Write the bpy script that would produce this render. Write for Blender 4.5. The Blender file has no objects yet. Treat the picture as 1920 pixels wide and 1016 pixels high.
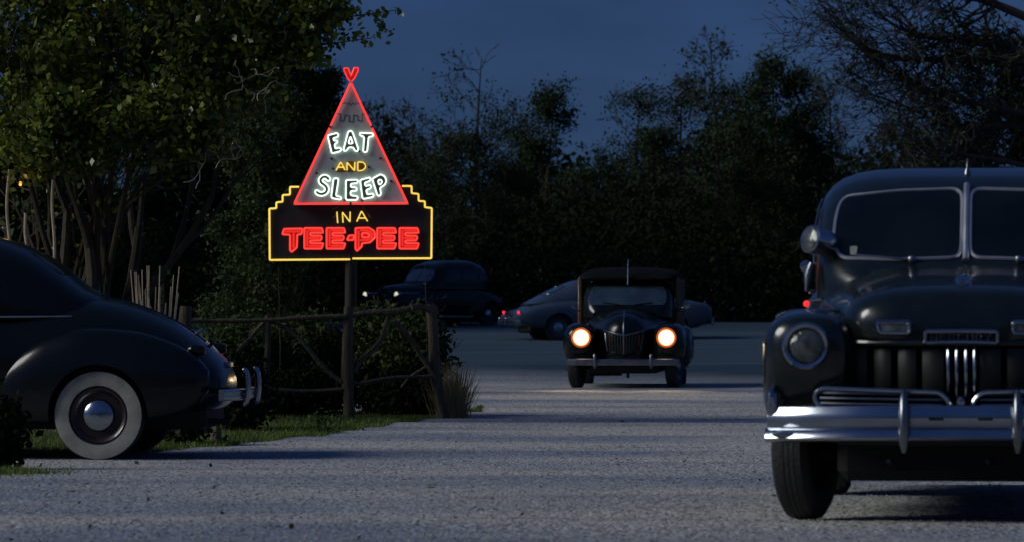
import bpy, bmesh, math, random
import numpy as np
from mathutils import Vector, Matrix
from mathutils.bvhtree import BVHTree

R = math.radians
scene = bpy.context.scene
C = scene.collection

# ------------------------------------------------------------------ camera, sky, sun, exposure
CAM_Z = 1.02
HORIZON = 580.0            # photo row of the horizon (1920 wide photo)
F = 8000.0                 # focal length in photo pixels (long lens)
cam_data = bpy.data.cameras.new('camera')
cam_data.sensor_width = 36.0
cam_data.lens = 36.0 * F / 1920.0
cam_data.clip_start = 0.5
cam_data.clip_end = 6000
cam_data.dof.use_dof = True
cam_data.dof.focus_distance = 37.0
cam_data.dof.aperture_fstop = 6.5
cam = bpy.data.objects.new('camera', cam_data)
cam.location = (0, 0, CAM_Z)
cam.rotation_euler = (R(90) + math.atan((HORIZON - 508) / F), 0, 0)
C.objects.link(cam)
scene.camera = cam

SUN_EL, SUN_AZ = 30.0, 255.0      # azimuth clockwise from +Y: from the left, a little behind the camera
SUN_STRENGTH, SKY_STRENGTH = 1.62, 0.060
SKY_TINT = (0.074, 0.200, 1.0)

world = bpy.data.worlds.new('World')
scene.world = world
world.use_nodes = True
wn = world.node_tree
for n in list(wn.nodes):
    wn.nodes.remove(n)
w_out = wn.nodes.new('ShaderNodeOutputWorld')
w_bg = wn.nodes.new('ShaderNodeBackground')
w_sky = wn.nodes.new('ShaderNodeTexSky')
w_sky.sky_type = 'NISHITA'
w_sky.sun_disc = False
w_sky.sun_elevation = R(SUN_EL)
w_sky.sun_rotation = R(SUN_AZ)
w_sky.air_density = 1.6
w_sky.dust_density = 0.6
w_sky.ozone_density = 1.5
w_mul = wn.nodes.new('ShaderNodeMix')
w_mul.data_type = 'RGBA'
w_mul.blend_type = 'MULTIPLY'
w_mul.inputs[0].default_value = 1.0
w_mul.inputs[7].default_value = (*SKY_TINT, 1)
wn.links.new(w_sky.outputs[0], w_mul.inputs[6])
# thin dusk overcast: the tinted sky veiled by an even grey-blue layer with soft cloud
w_veil = wn.nodes.new('ShaderNodeMix'); w_veil.data_type = 'RGBA'; w_veil.inputs[0].default_value = 0.72
w_veil.inputs[7].default_value = (0.42, 0.86, 1.72, 1)
wn.links.new(w_mul.outputs[2], w_veil.inputs[6])
w_tc = wn.nodes.new('ShaderNodeTexCoord')
w_map = wn.nodes.new('ShaderNodeMapping'); w_map.inputs['Scale'].default_value = (14, 14, 40)
w_ns = wn.nodes.new('ShaderNodeTexNoise'); w_ns.inputs['Scale'].default_value = 1.0; w_ns.inputs['Detail'].default_value = 4
w_mr = wn.nodes.new('ShaderNodeMapRange'); w_mr.inputs[1].default_value = 0.3; w_mr.inputs[2].default_value = 0.7; w_mr.inputs[3].default_value = 0.84; w_mr.inputs[4].default_value = 1.16
wn.links.new(w_tc.outputs['Generated'], w_map.inputs[0]); wn.links.new(w_map.outputs[0], w_ns.inputs[0]); wn.links.new(w_ns.outputs[0], w_mr.inputs[0])
w_cl = wn.nodes.new('ShaderNodeVectorMath'); w_cl.operation = 'SCALE'
wn.links.new(w_veil.outputs[2], w_cl.inputs[0]); wn.links.new(w_mr.outputs[0], w_cl.inputs['Scale'])
wn.links.new(w_cl.outputs[0], w_bg.inputs[0])
w_bg.inputs[1].default_value = SKY_STRENGTH
wn.links.new(w_bg.outputs[0], w_out.inputs[0])

sun_data = bpy.data.lights.new('sun', 'SUN')
sun_data.energy = SUN_STRENGTH
sun_data.angle = R(24.0)
sun_data.color = (1.0, 0.985, 0.92)
sun = bpy.data.objects.new('sun', sun_data)
C.objects.link(sun)
_az, _el = R(SUN_AZ), R(SUN_EL)
to_sun = Vector((math.sin(_az) * math.cos(_el), math.cos(_az) * math.cos(_el), math.sin(_el)))
sun.rotation_euler = to_sun.to_track_quat('Z', 'Y').to_euler()
sun.location = (-30, -20, 30)

scene.view_settings.view_transform = 'Standard'
scene.view_settings.look = 'None'
scene.view_settings.exposure = 0.0
scene.view_settings.gamma = 1.0
scene.view_settings.use_curve_mapping = False
scene.render.engine = 'CYCLES'
scene.cycles.use_denoising = True
scene.cycles.max_bounces = 6
scene.cycles.transparent_max_bounces = 6
scene.cycles.sample_clamp_indirect = 4.0

# ------------------------------------------------------------------ materials
def new_mat(name):
    m = bpy.data.materials.new(name)
    m.use_nodes = True
    nt = m.node_tree
    b = nt.nodes['Principled BSDF']
    return m, nt, b

def mat(name, col, rough=0.5, metal=0.0, var=0.25, scale=6.0, bump=0.0, bscale=40.0, coat=0.0, spec=0.5, stretch=None, col2=None):
    """Principled with noise-driven colour, roughness and relief."""
    m, nt, b = new_mat(name)
    tc = nt.nodes.new('ShaderNodeTexCoord')
    mp = nt.nodes.new('ShaderNodeMapping')
    if stretch: mp.inputs['Scale'].default_value = stretch
    nt.links.new(tc.outputs['Object'], mp.inputs[0])
    ns = nt.nodes.new('ShaderNodeTexNoise')
    ns.inputs['Scale'].default_value = scale
    ns.inputs['Detail'].default_value = 6
    nt.links.new(mp.outputs[0], ns.inputs[0])
    rp = nt.nodes.new('ShaderNodeValToRGB')
    c2 = col2 or tuple(min(1, c * (1 + var)) for c in col)
    rp.color_ramp.elements[0].position = 0.3
    rp.color_ramp.elements[1].position = 0.72
    rp.color_ramp.elements[0].color = (*[c * (1 - var) for c in col], 1)
    rp.color_ramp.elements[1].color = (*c2, 1)
    nt.links.new(ns.outputs[0], rp.inputs[0])
    nt.links.new(rp.outputs[0], b.inputs['Base Color'])
    mr = nt.nodes.new('ShaderNodeMapRange')
    mr.inputs[3].default_value = max(0.02, rough * 0.8)
    mr.inputs[4].default_value = min(1.0, rough * 1.25)
    nt.links.new(ns.outputs[0], mr.inputs[0])
    nt.links.new(mr.outputs[0], b.inputs['Roughness'])
    b.inputs['Metallic'].default_value = metal
    b.inputs['Coat Weight'].default_value = coat
    b.inputs['Coat Roughness'].default_value = 0.06
    b.inputs['Specular IOR Level'].default_value = spec
    if bump:
        n2 = nt.nodes.new('ShaderNodeTexNoise')
        n2.inputs['Scale'].default_value = bscale
        n2.inputs['Detail'].default_value = 5
        nt.links.new(mp.outputs[0], n2.inputs[0])
        bp = nt.nodes.new('ShaderNodeBump')
        bp.inputs['Strength'].default_value = bump
        bp.inputs['Distance'].default_value = 0.02
        nt.links.new(n2.outputs[0], bp.inputs['Height'])
        nt.links.new(bp.outputs[0], b.inputs['Normal'])
    return m

def glow(name, col, strength):
    m, nt, b = new_mat(name)
    b.inputs['Base Color'].default_value = (*[min(1, c * 0.6) for c in col], 1)
    b.inputs['Roughness'].default_value = 0.3
    b.inputs['Emission Color'].default_value = (*col, 1)
    b.inputs['Emission Strength'].default_value = strength
    return m

def leaf_mat(name, c_dark, c_light, rough=0.42, trans=0.25, spec=0.5):
    m, nt, b = new_mat(name)
    g = nt.nodes.new('ShaderNodeNewGeometry')
    rp = nt.nodes.new('ShaderNodeValToRGB')
    rp.color_ramp.elements[0].color = (*c_dark, 1)
    rp.color_ramp.elements[1].color = (*c_light, 1)
    nt.links.new(g.outputs['Random Per Island'], rp.inputs[0])
    nt.links.new(rp.outputs[0], b.inputs['Base Color'])
    b.inputs['Roughness'].default_value = rough
    b.inputs['Specular IOR Level'].default_value = spec
    tr = nt.nodes.new('ShaderNodeBsdfTranslucent')
    nt.links.new(rp.outputs[0], tr.inputs[0])
    mx = nt.nodes.new('ShaderNodeMixShader')
    mx.inputs[0].default_value = trans
    nt.links.new(b.outputs[0], mx.inputs[1])
    nt.links.new(tr.outputs[0], mx.inputs[2])
    nt.links.new(mx.outputs[0], nt.nodes['Material Output'].inputs[0])
    return m

def gravel_mat():
    m, nt, b = new_mat('crushed_gravel')
    tc = nt.nodes.new('ShaderNodeTexCoord')
    vo = nt.nodes.new('ShaderNodeTexVoronoi'); vo.inputs['Scale'].default_value = 42
    v2 = nt.nodes.new('ShaderNodeTexVoronoi'); v2.inputs['Scale'].default_value = 15
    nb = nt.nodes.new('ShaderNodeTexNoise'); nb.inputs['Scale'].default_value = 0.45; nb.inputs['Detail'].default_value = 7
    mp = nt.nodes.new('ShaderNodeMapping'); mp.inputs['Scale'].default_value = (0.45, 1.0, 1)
    for v in (vo, v2): nt.links.new(tc.outputs['Object'], v.inputs[0])
    nt.links.new(tc.outputs['Object'], mp.inputs[0]); nt.links.new(mp.outputs[0], nb.inputs[0])
    r1 = nt.nodes.new('ShaderNodeValToRGB')
    e = r1.color_ramp.elements
    e[0].color = (0.19, 0.18, 0.165, 1); e[1].color = (0.64, 0.65, 0.65, 1)
    x = r1.color_ramp.elements.new(0.35); x.color = (0.43, 0.43, 0.425, 1)
    sp = nt.nodes.new('ShaderNodeSeparateColor'); nt.links.new(vo.outputs['Color'], sp.inputs[0])
    nt.links.new(sp.outputs[0], r1.inputs[0])
    r2 = nt.nodes.new('ShaderNodeValToRGB')  # random warm and bluish patches paint the sunlit and shaded streaks into the gravel
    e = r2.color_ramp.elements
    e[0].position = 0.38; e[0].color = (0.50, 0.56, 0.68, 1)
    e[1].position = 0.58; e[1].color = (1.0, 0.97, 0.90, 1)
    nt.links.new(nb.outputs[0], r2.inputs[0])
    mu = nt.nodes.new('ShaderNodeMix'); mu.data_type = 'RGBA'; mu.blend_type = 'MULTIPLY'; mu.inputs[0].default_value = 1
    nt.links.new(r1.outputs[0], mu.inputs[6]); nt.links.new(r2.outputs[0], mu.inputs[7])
    # leaf-litter soil beyond the far road edge
    sx = nt.nodes.new('ShaderNodeSeparateXYZ'); nt.links.new(tc.outputs['Object'], sx.inputs[0])
    mr = nt.nodes.new('ShaderNodeMapRange'); mr.inputs[1].default_value = 117.5; mr.inputs[2].default_value = 119.5
    nt.links.new(sx.outputs[1], mr.inputs[0])
    m2 = nt.nodes.new('ShaderNodeMix'); m2.data_type = 'RGBA'
    nt.links.new(mr.outputs[0], m2.inputs[0]); nt.links.new(mu.outputs[2], m2.inputs[6])
    m2.inputs[7].default_value = (0.03, 0.03, 0.018, 1)
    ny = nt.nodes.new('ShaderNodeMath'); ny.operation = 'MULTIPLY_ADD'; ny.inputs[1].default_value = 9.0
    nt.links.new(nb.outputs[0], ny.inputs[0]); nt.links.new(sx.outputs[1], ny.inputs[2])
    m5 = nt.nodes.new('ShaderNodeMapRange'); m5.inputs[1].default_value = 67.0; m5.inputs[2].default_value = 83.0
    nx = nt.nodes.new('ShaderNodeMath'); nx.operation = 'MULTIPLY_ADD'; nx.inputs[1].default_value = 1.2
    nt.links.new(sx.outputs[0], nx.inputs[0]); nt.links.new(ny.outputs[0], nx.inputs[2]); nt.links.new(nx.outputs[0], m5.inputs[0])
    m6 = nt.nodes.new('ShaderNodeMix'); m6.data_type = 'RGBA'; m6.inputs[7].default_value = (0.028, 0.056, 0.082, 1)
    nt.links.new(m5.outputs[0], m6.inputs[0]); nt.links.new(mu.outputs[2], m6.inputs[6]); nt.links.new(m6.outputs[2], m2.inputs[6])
    nt.links.new(m2.outputs[2], b.inputs['Base Color'])
    b.inputs['Roughness'].default_value = 0.9
    b.inputs['Specular IOR Level'].default_value = 0.2
    ad = nt.nodes.new('ShaderNodeMath'); ad.operation = 'ADD'
    nt.links.new(vo.outputs['Distance'], ad.inputs[0]); nt.links.new(v2.outputs['Distance'], ad.inputs[1])
    bp = nt.nodes.new('ShaderNodeBump'); bp.invert = True
    bp.inputs['Strength'].default_value = 0.7; bp.inputs['Distance'].default_value = 0.015
    nt.links.new(ad.outputs[0], bp.inputs['Height']); nt.links.new(bp.outputs[0], b.inputs['Normal'])
    return m

M = {}
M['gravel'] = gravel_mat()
M['asphalt'] = mat('worn_asphalt', (0.026, 0.055, 0.082), 0.85, var=0.3, scale=0.7, bump=0.4, bscale=60, stretch=(0.3, 1, 1))
M['pebble'] = mat('loose_stone', (0.30, 0.29, 0.27), 0.85, var=0.55, scale=3.0)
M['litter'] = leaf_mat('dry_leaf', (0.03, 0.022, 0.016), (0.09, 0.065, 0.045), 0.8, 0.0, 0.2)
M['grass'] = leaf_mat('lawn_grass', (0.05, 0.095, 0.010), (0.16, 0.22, 0.02), 0.55, 0.3)
M['soil'] = mat('mossy_soil', (0.028, 0.038, 0.012), 0.95, var=0.5, scale=5, bump=0.5, bscale=25)
M['dry'] = leaf_mat('dry_grass', (0.22, 0.17, 0.08), (0.36, 0.28, 0.13), 0.7, 0.2)
M['leaf_near'] = leaf_mat('broad_leaf', (0.025, 0.065, 0.012), (0.23, 0.26, 0.035), 0.30, 0.3)
M['leaf_shrub'] = leaf_mat('shrub_leaf', (0.02, 0.045, 0.012), (0.06, 0.085, 0.02), 0.6, 0.2, 0.2)
M['leaf_far'] = leaf_mat('wood_leaf', (0.020, 0.038, 0.018), (0.046, 0.068, 0.030), 0.85, 0.1, 0.08)
M['leaf_dark'] = leaf_mat('evergreen_leaf', (0.006, 0.011, 0.005), (0.013, 0.020, 0.008), 0.85, 0.1, 0.08)
M['bark_near'] = mat('smooth_pale_bark', (0.05, 0.038, 0.02), 0.8, var=0.5, scale=5, bump=0.6, bscale=14, stretch=(3, 3, 0.5))
M['bark_far'] = mat('dark_bark', (0.035, 0.03, 0.024), 0.9, var=0.4, scale=3, bump=0.6, bscale=12, stretch=(3, 3, 0.5))
M['pale_stem'] = mat('bleached_stem', (0.42, 0.34, 0.22), 0.75, var=0.3, scale=8, bump=0.3, bscale=30)
M['log'] = mat('peeled_log', (0.10, 0.078, 0.042), 0.8, var=0.5, scale=4, bump=0.8, bscale=12, stretch=(4, 4, 0.7))
M['black_paint'] = mat('black_lacquer', (0.004, 0.006, 0.006), 0.22, var=0.2, scale=2, coat=0.15, spec=0.28)
M['green_paint'] = mat('dark_green_lacquer', (0.005, 0.009, 0.008), 0.26, var=0.35, scale=5, coat=0.45, spec=0.4)
M['grey_paint'] = mat('blue_grey_lacquer', (0.034, 0.050, 0.078), 0.28, var=0.15, scale=2, coat=0.6)
M['chrome'] = mat('chrome_plate', (0.34, 0.37, 0.41), 0.2, metal=1.0, var=0.12, scale=5)
M['dull_chrome'] = mat('worn_chrome', (0.22, 0.235, 0.25), 0.3, metal=1.0, var=0.25, scale=8)
M['rubber'] = mat('tyre_rubber', (0.018, 0.018, 0.018), 0.75, var=0.3, scale=10, bump=0.4, bscale=40)
M['whitewall'] = mat('whitewall_rubber', (0.26, 0.26, 0.22), 0.6, var=0.25, scale=9)
M['maroon'] = mat('dark_red_rim', (0.016, 0.008, 0.008), 0.35, var=0.2, scale=5, coat=0.3)
M['under'] = mat('sooty_underside', (0.006, 0.006, 0.006), 0.9, var=0.3, scale=5)
M['glass'] = mat('dark_window_glass', (0.004, 0.007, 0.007), 0.09, var=0.5, scale=2.2, spec=0.5, bump=0.12, bscale=2.5)
M['bright_trim'] = mat('polished_trim', (0.50, 0.50, 0.54), 0.42, metal=0.85, var=0.1, scale=9)
M['glass_sky'] = mat('painted_sky_window_glass', (0.024, 0.038, 0.052), 0.08, var=0.5, scale=2.5, spec=1.0, coat=1.0)  # bluish base colour paints reflected skylight into the panes
M['lens'] = mat('headlamp_glass', (0.12, 0.13, 0.12), 0.12, metal=0.55, var=0.6, scale=14, bump=0.5, bscale=30)
M['redlens'] = mat('red_tail_lens', (0.07, 0.004, 0.004), 0.25, var=0.2, scale=10)
M['wood'] = mat('varnished_ash', (0.11, 0.055, 0.018), 0.35, var=0.35, scale=3, bump=0.2, bscale=10, stretch=(1, 1, 6), coat=0.4)
M['wood_dark'] = mat('varnished_mahogany', (0.04, 0.016, 0.008), 0.35, var=0.4, scale=3, bump=0.2, bscale=10, stretch=(1, 1, 6), coat=0.4)
M['top_cloth'] = mat('black_top_fabric', (0.005, 0.006, 0.006), 0.85, spec=0.1, var=0.3, scale=10, bump=0.4, bscale=90)
M['grille_dark'] = mat('dark_grille_bar', (0.010, 0.012, 0.008), 0.5, var=0.3, scale=8, coat=0.0)
M['board_black'] = mat('black_enamel_board', (0.024, 0.021, 0.021), 0.5, var=0.3, scale=4)
M['panel_grey'] = mat('weathered_grey_panel', (0.47, 0.53, 0.49), 0.6, var=0.16, scale=7, bump=0.15, bscale=30)
M['face_dark'] = mat('dark_letter_paint', (0.045, 0.05, 0.05), 0.5, var=0.3, scale=12)
M['face_red'] = mat('red_letter_enamel', (0.75, 0.06, 0.05), 0.4, var=0.12, scale=12)
M['face_olive'] = mat('ochre_letter_paint', (0.18, 0.10, 0.01), 0.5, var=0.2, scale=12)
M['steel'] = mat('brown_steel_post', (0.02, 0.016, 0.012), 0.7, metal=0.2, var=0.3, scale=7)
M['neon_red'] = glow('red_neon_gas', (1.0, 0.038, 0.032), 1.25)
M['neon_red_letter'] = glow('red_neon_letter_gas', (1.0, 0.06, 0.045), 1.0)
M['neon_white'] = glow('white_neon_gas', (0.84, 1.0, 0.86), 1.55)
M['neon_yellow'] = glow('yellow_neon_gas', (1.0, 0.70, 0.12), 0.98)
M['halo_rim'] = glow('painted_halo_rim', (0.55, 0.10, 0.012), 0.8)  # orange glow painted on the bezel in place of the headlamp's halo
M['neon_red_dim'] = glow('red_neon_inner_gas', (1.0, 0.045, 0.035), 0.62)
M['lamp_bulb'] = glow('small_amber_bulb', (1.0, 0.25, 0.04), 2.5)
M['red_glow'] = glow('lit_tail_lens_and_red_glint', (1.0, 0.03, 0.03), 1.2)
M['sedan_lamp'] = glow('dim_headlamp', (0.9, 0.85, 0.62), 0.9)
M['turn_glow'] = glow('amber_marker', (1.0, 0.45, 0.12), 1.0)

def headlamp_glow():
    m, nt, b = new_mat('lit_headlamp')
    tc = nt.nodes.new('ShaderNodeTexCoord')
    vm = nt.nodes.new('ShaderNodeVectorMath'); vm.operation = 'LENGTH'
    nt.links.new(tc.outputs['Object'], vm.inputs[0])
    rp = nt.nodes.new('ShaderNodeValToRGB')
    e = rp.color_ramp.elements
    e[0].position = 0.0; e[0].color = (1, 0.95, 0.78, 1)
    e[1].position = 0.145; e[1].color = (0.50, 0.10, 0.012, 1)
    k = rp.color_ramp.elements.new(0.095); k.color = (1, 0.82, 0.45, 1)
    nt.links.new(vm.outputs['Value'], rp.inputs[0])
    nt.links.new(rp.outputs[0], b.inputs['Emission Color'])
    b.inputs['Emission Strength'].default_value = 1.8
    b.inputs['Base Color'].default_value = (0.8, 0.7, 0.5, 1)
    return m
M['headlamp'] = headlamp_glow()

# ------------------------------------------------------------------ mesh helpers
class MB:
    def __init__(self):
        self.v = []; self.f = []
    def add(self, v, f):
        o = len(self.v)
        self.v += [tuple(p) for p in v]
        self.f += [tuple(i + o for i in q) for q in f]
        return self
    def box(self, lo, hi):
        x0, y0, z0 = lo; x1, y1, z1 = hi
        v = [(x0,y0,z0),(x1,y0,z0),(x1,y1,z0),(x0,y1,z0),(x0,y0,z1),(x1,y0,z1),(x1,y1,z1),(x0,y1,z1)]
        return self.add(v, [(0,3,2,1),(4,5,6,7),(0,1,5,4),(1,2,6,5),(2,3,7,6),(3,0,4,7)])
    def bevel_box(self, lo, hi, b):
        """box with chamfered edges"""
        c = [(lo[i] + hi[i]) / 2 for i in range(3)]; h = [(hi[i] - lo[i]) / 2 for i in range(3)]
        b = min(b, *[q * 0.49 for q in h])
        v = []; idx = {}
        for sx in (-1, 1):
            for sy in (-1, 1):
                for sz in (-1, 1):
                    for a in range(3):
                        s = (sx, sy, sz)
                        p = [c[i] + s[i] * (h[i] - (b if i != a else 0)) for i in range(3)]
                        idx[(sx, sy, sz, a)] = len(v); v.append(p)
        f = []
        for a in range(3):
            o = [i for i in range(3) if i != a]
            for s in (-1, 1):
                q = []
                for (p, r) in ((-1,-1),(1,-1),(1,1),(-1,1)):
                    k = [0,0,0]; k[a] = s; k[o[0]] = p; k[o[1]] = r
                    q.append(idx[(*k, a)])
                f.append(tuple(q))
            for p in (-1, 1):
                for r in (-1, 1):
                    k0 = [0,0,0]; k0[o[0]] = p; k0[o[1]] = r
                    q = []
                    k0[a] = -1; q += [idx[(*k0, o[0])], idx[(*k0, o[1])]]
                    k0[a] = 1; q += [idx[(*k0, o[1])], idx[(*k0, o[0])]]
                    f.append(tuple(q))
        for sx in (-1, 1):
            for sy in (-1, 1):
                for sz in (-1, 1):
                    f.append(tuple(idx[(sx, sy, sz, a)] for a in range(3)))
        return self.add(v, f)
    def tube(self, pts, rad, sides=8, closed=False, cap=True):
        P = [Vector(p) for p in pts]
        n = len(P)
        if n < 2: return self
        rr = list(rad) if hasattr(rad, '__len__') else [rad] * n
        v = []; f = []
        u = None
        for i in range(n):
            a = P[i - 1] if (i > 0 or closed) else P[0]
            b = P[(i + 1) % n] if (i < n - 1 or closed) else P[-1]
            t = (b - a)
            t = t.normalized() if t.length > 1e-9 else Vector((0, 0, 1))
            if u is None:
                u = t.orthogonal().normalized()
            else:
                u = u - t * u.dot(t)
                u = u.normalized() if u.length > 1e-6 else t.orthogonal().normalized()
            w = t.cross(u)
            for k in range(sides):
                an = 2 * math.pi * k / sides
                v.append(P[i] + (u * math.cos(an) + w * math.sin(an)) * rr[i])
        m = n if closed else n - 1
        for i in range(m):
            for k in range(sides):
                a = i * sides + k; b = i * sides + (k + 1) % sides
                c = ((i + 1) % n) * sides + (k + 1) % sides; d = ((i + 1) % n) * sides + k
                f.append((a, b, c, d))
        if cap and not closed:
            f.append(tuple(range(sides))[::-1])
            f.append(tuple((n - 1) * sides + k for k in range(sides)))
        return self.add(v, f)
    def lathe(self, prof, center=(0,0,0), axis='y', seg=32, cap=False):
        """prof: list of (radius, offset along axis)"""
        v = []; f = []; n = len(prof)
        for k in range(seg):
            a = 2 * math.pi * k / seg
            for (r, o) in prof:
                c, s = r * math.cos(a), r * math.sin(a)
                p = {'y': (c, o, s), 'x': (o, c, s), 'z': (c, s, o)}[axis]
                v.append((p[0] + center[0], p[1] + center[1], p[2] + center[2]))
        for k in range(seg):
            k2 = (k + 1) % seg
            for i in range(n - 1):
                f.append((k * n + i, k2 * n + i, k2 * n + i + 1, k * n + i + 1))
        if cap and prof[0][0] > 1e-4: f.append(tuple(k * n for k in range(seg))[::-1])
        if cap and prof[-1][0] > 1e-4: f.append(tuple(k * n + n - 1 for k in range(seg)))
        return self.add(v, f)
    def prism(self, poly, y0, y1):
        """poly of (x,z), extruded along y"""
        n = len(poly)
        v = [(x, y0, z) for x, z in poly] + [(x, y1, z) for x, z in poly]
        f = [tuple(range(n)), tuple(range(2 * n - 1, n - 1, -1))]
        for i in range(n):
            j = (i + 1) % n
            f.append((i, i + n, j + n, j))
        return self.add(v, f)
    def build(self, name, m, parent=None, smooth=False):
        me = bpy.data.meshes.new(name)
        me.from_pydata(self.v, [], self.f)
        me.validate()
        bm = bmesh.new(); bm.from_mesh(me); bmesh.ops.recalc_face_normals(bm, faces=bm.faces); bm.to_mesh(me); bm.free()
        me.update()
        return link_mesh(name, me, m, parent, smooth)

def link_mesh(name, me, m, parent=None, smooth=False):
    if smooth:
        me.polygons.foreach_set('use_smooth', [True] * len(me.polygons))
        try: me.set_sharp_from_angle(angle=R(42))
        except Exception: pass
    o = bpy.data.objects.new(name, me)
    C.objects.link(o)
    me.materials.append(M[m] if isinstance(m, str) else m)
    if parent is not None: o.parent = parent
    return o

def np_mesh(name, verts, k, m, parent=None):
    """n faces of k own verts each: verts (n*k,3)"""
    n = len(verts) // k
    me = bpy.data.meshes.new(name)
    me.vertices.add(n * k)
    me.vertices.foreach_set('co', np.ascontiguousarray(verts, dtype=np.float32).ravel())
    me.loops.add(n * k)
    me.loops.foreach_set('vertex_index', np.arange(n * k, dtype=np.int32))
    me.polygons.add(n)
    me.polygons.foreach_set('loop_start', np.arange(0, n * k, k, dtype=np.int32))
    me.update(calc_edges=True)
    return link_mesh(name, me, m, parent)

def thing(name, label, cat, loc=(0,0,0), rotz=0.0, group=None):
    o = bpy.data.objects.new(name, None)
    o.empty_display_size = 0.2
    C.objects.link(o)
    o.location = loc; o.rotation_euler = (0, 0, rotz)
    tag(o, label, cat, group)
    return o

def tag(o, label, cat, group=None):
    o['label'] = label; o['category'] = cat
    if group: o['group'] = group
    return o

def round_poly(pts, r, closed=True, n=4):
    """round the corners of a polyline (any dimension)"""
    P = [np.array(p, float) for p in pts]
    out = []
    N = len(P)
    for i in range(N):
        if not closed and i in (0, N - 1):
            out.append(P[i]); continue
        a, b, c = P[i - 1], P[i], P[(i + 1) % N]
        da, dc = np.linalg.norm(a - b), np.linalg.norm(c - b)
        if da < 1e-6 or dc < 1e-6: continue
        q = min(r, da * 0.48, dc * 0.48)
        p0 = b + (a - b) / da * q; p1 = b + (c - b) / dc * q
        for k in range(n + 1):
            t = k / n
            out.append((1 - t) ** 2 * p0 + 2 * t * (1 - t) * b + t * t * p1)
    return [tuple(p) for p in out]

def leaves(rng, cen, L, W, flat=0.0, jitter=0.35):
    """rhombic leaves folded nowhere: (n,3) centres -> (n*4,3) verts"""
    n = len(cen)
    a = rng.normal(size=(n, 3)); a[:, 2] *= (1 - flat); a[:, 2] -= 0.25
    a /= np.linalg.norm(a, axis=1)[:, None] + 1e-9
    b = rng.normal(size=(n, 3)); b[:, 2] *= (1 - flat)
    b -= a * (a * b).sum(1)[:, None]
    b /= np.linalg.norm(b, axis=1)[:, None] + 1e-9
    s = (1 + jitter * rng.normal(size=n)).clip(0.45, 1.8)[:, None]
    v = np.empty((n, 4, 3))
    v[:, 0] = cen - a * L * s * 0.5
    v[:, 1] = cen + b * W * s * 0.5 - a * L * s * 0.08
    v[:, 2] = cen + a * L * s * 0.5
    v[:, 3] = cen - b * W * s * 0.5 - a * L * s * 0.08
    return v.reshape(-1, 3)

# ------------------------------------------------------------------ ground shape
_py = np.array([-300, 25, 31, 45, 61, 70, 76, 90, 102, 110, 118, 130, 220, 4000], float)
_pz = np.array([0, 0, -.07, -.09, -.11, -.09, -.05, .08, .25, .43, .66, .78, .85, .85], float)
_ty = np.arange(-300, 4000, 0.5)
_tz = np.interp(_ty, _py, _pz)
_k = np.hanning(13); _k /= _k.sum()
_tz[40:-40] = np.convolve(_tz, _k, 'same')[40:-40]
def gbase(y): return np.interp(y, _ty, _tz)
_gr = np.random.default_rng(5)
_wav = [(_gr.uniform(0.12, 0.5), _gr.uniform(1.2, 4.2), _gr.uniform(0, 6.3), _gr.uniform(0.4, 1.0)) for _ in range(14)]
def gz(x, y):
    z = gbase(y)
    fade = np.clip((np.asarray(y, float) - 12) / 4, 0, 1) * np.clip((74 - np.asarray(y, float)) / 6, 0, 1)
    u = 0
    for kx, ky, ph, a in _wav:
        u = u + a * np.sin(kx * np.asarray(x, float) + ky * np.asarray(y, float) + ph + 0.6 * np.sin(0.7 * np.asarray(x, float) + ph))
    return z + 0.0042 * u * fade

def grid_sheet(name, xs, ys, zfun, m):
    X, Y = np.meshgrid(xs, ys)
    if name == 'road':   # ragged near edge
        Y[:2] += (0.55 * np.sin(xs * 0.55) + 0.35 * np.sin(xs * 1.3 + 1) + 0.2 * np.sin(xs * 3.1))[None] - 1.2
    Z = zfun(X, Y)
    v = np.stack([X, Y, Z], -1).reshape(-1, 3)
    nx, ny = len(xs), len(ys)
    i = np.arange(ny - 1)[:, None] * nx + np.arange(nx - 1)[None]
    q = np.stack([i, i + 1, i + nx + 1, i + nx], -1).reshape(-1, 4)
    me = bpy.data.meshes.new(name)
    me.from_pydata(v.tolist(), [], q.tolist())
    me.update()
    o = link_mesh(name, me, m)
    me.polygons.foreach_set('use_smooth', [True] * len(me.polygons))
    o['kind'] = 'structure'
    return o

xs = np.unique(np.concatenate([np.linspace(-1500, -40, 16), np.linspace(-40, -12, 20), np.arange(-12, 12.01, 0.3), np.linspace(12, 40, 20), np.linspace(40, 1500, 16)]))
ys = np.unique(np.concatenate([np.linspace(-260, 8, 20), np.arange(8, 76, 0.2), np.arange(76, 135, 1.0), np.linspace(135, 300, 20), np.linspace(300, 3500, 12)]))
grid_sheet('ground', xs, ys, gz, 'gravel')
grid_sheet('road', np.concatenate([np.linspace(-400, -20, 10), np.arange(-20, 20, 0.5), np.linspace(20, 400, 10)]),
           np.arange(80.0, 118.01, 0.5),
           lambda X, Y: np.where(Y < 80.6, -0.03, 0) + gbase(Y) + 0.012 + 0.012 * np.sin(Y * 0.9 + 0.5 * np.sin(X * 0.3)) * np.clip((Y - 81) / 5, 0, 1) * np.clip((117 - Y) / 5, 0, 1) + 0.01, 'asphalt')

def at(px, d, py=None):
    """point at depth d seen at photo column px (and row py)"""
    s = F / d
    x = (px - 960) / s
    z = CAM_Z + (HORIZON - py) / s if py is not None else float(gz(x, d))
    return Vector((x, d, z))

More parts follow.
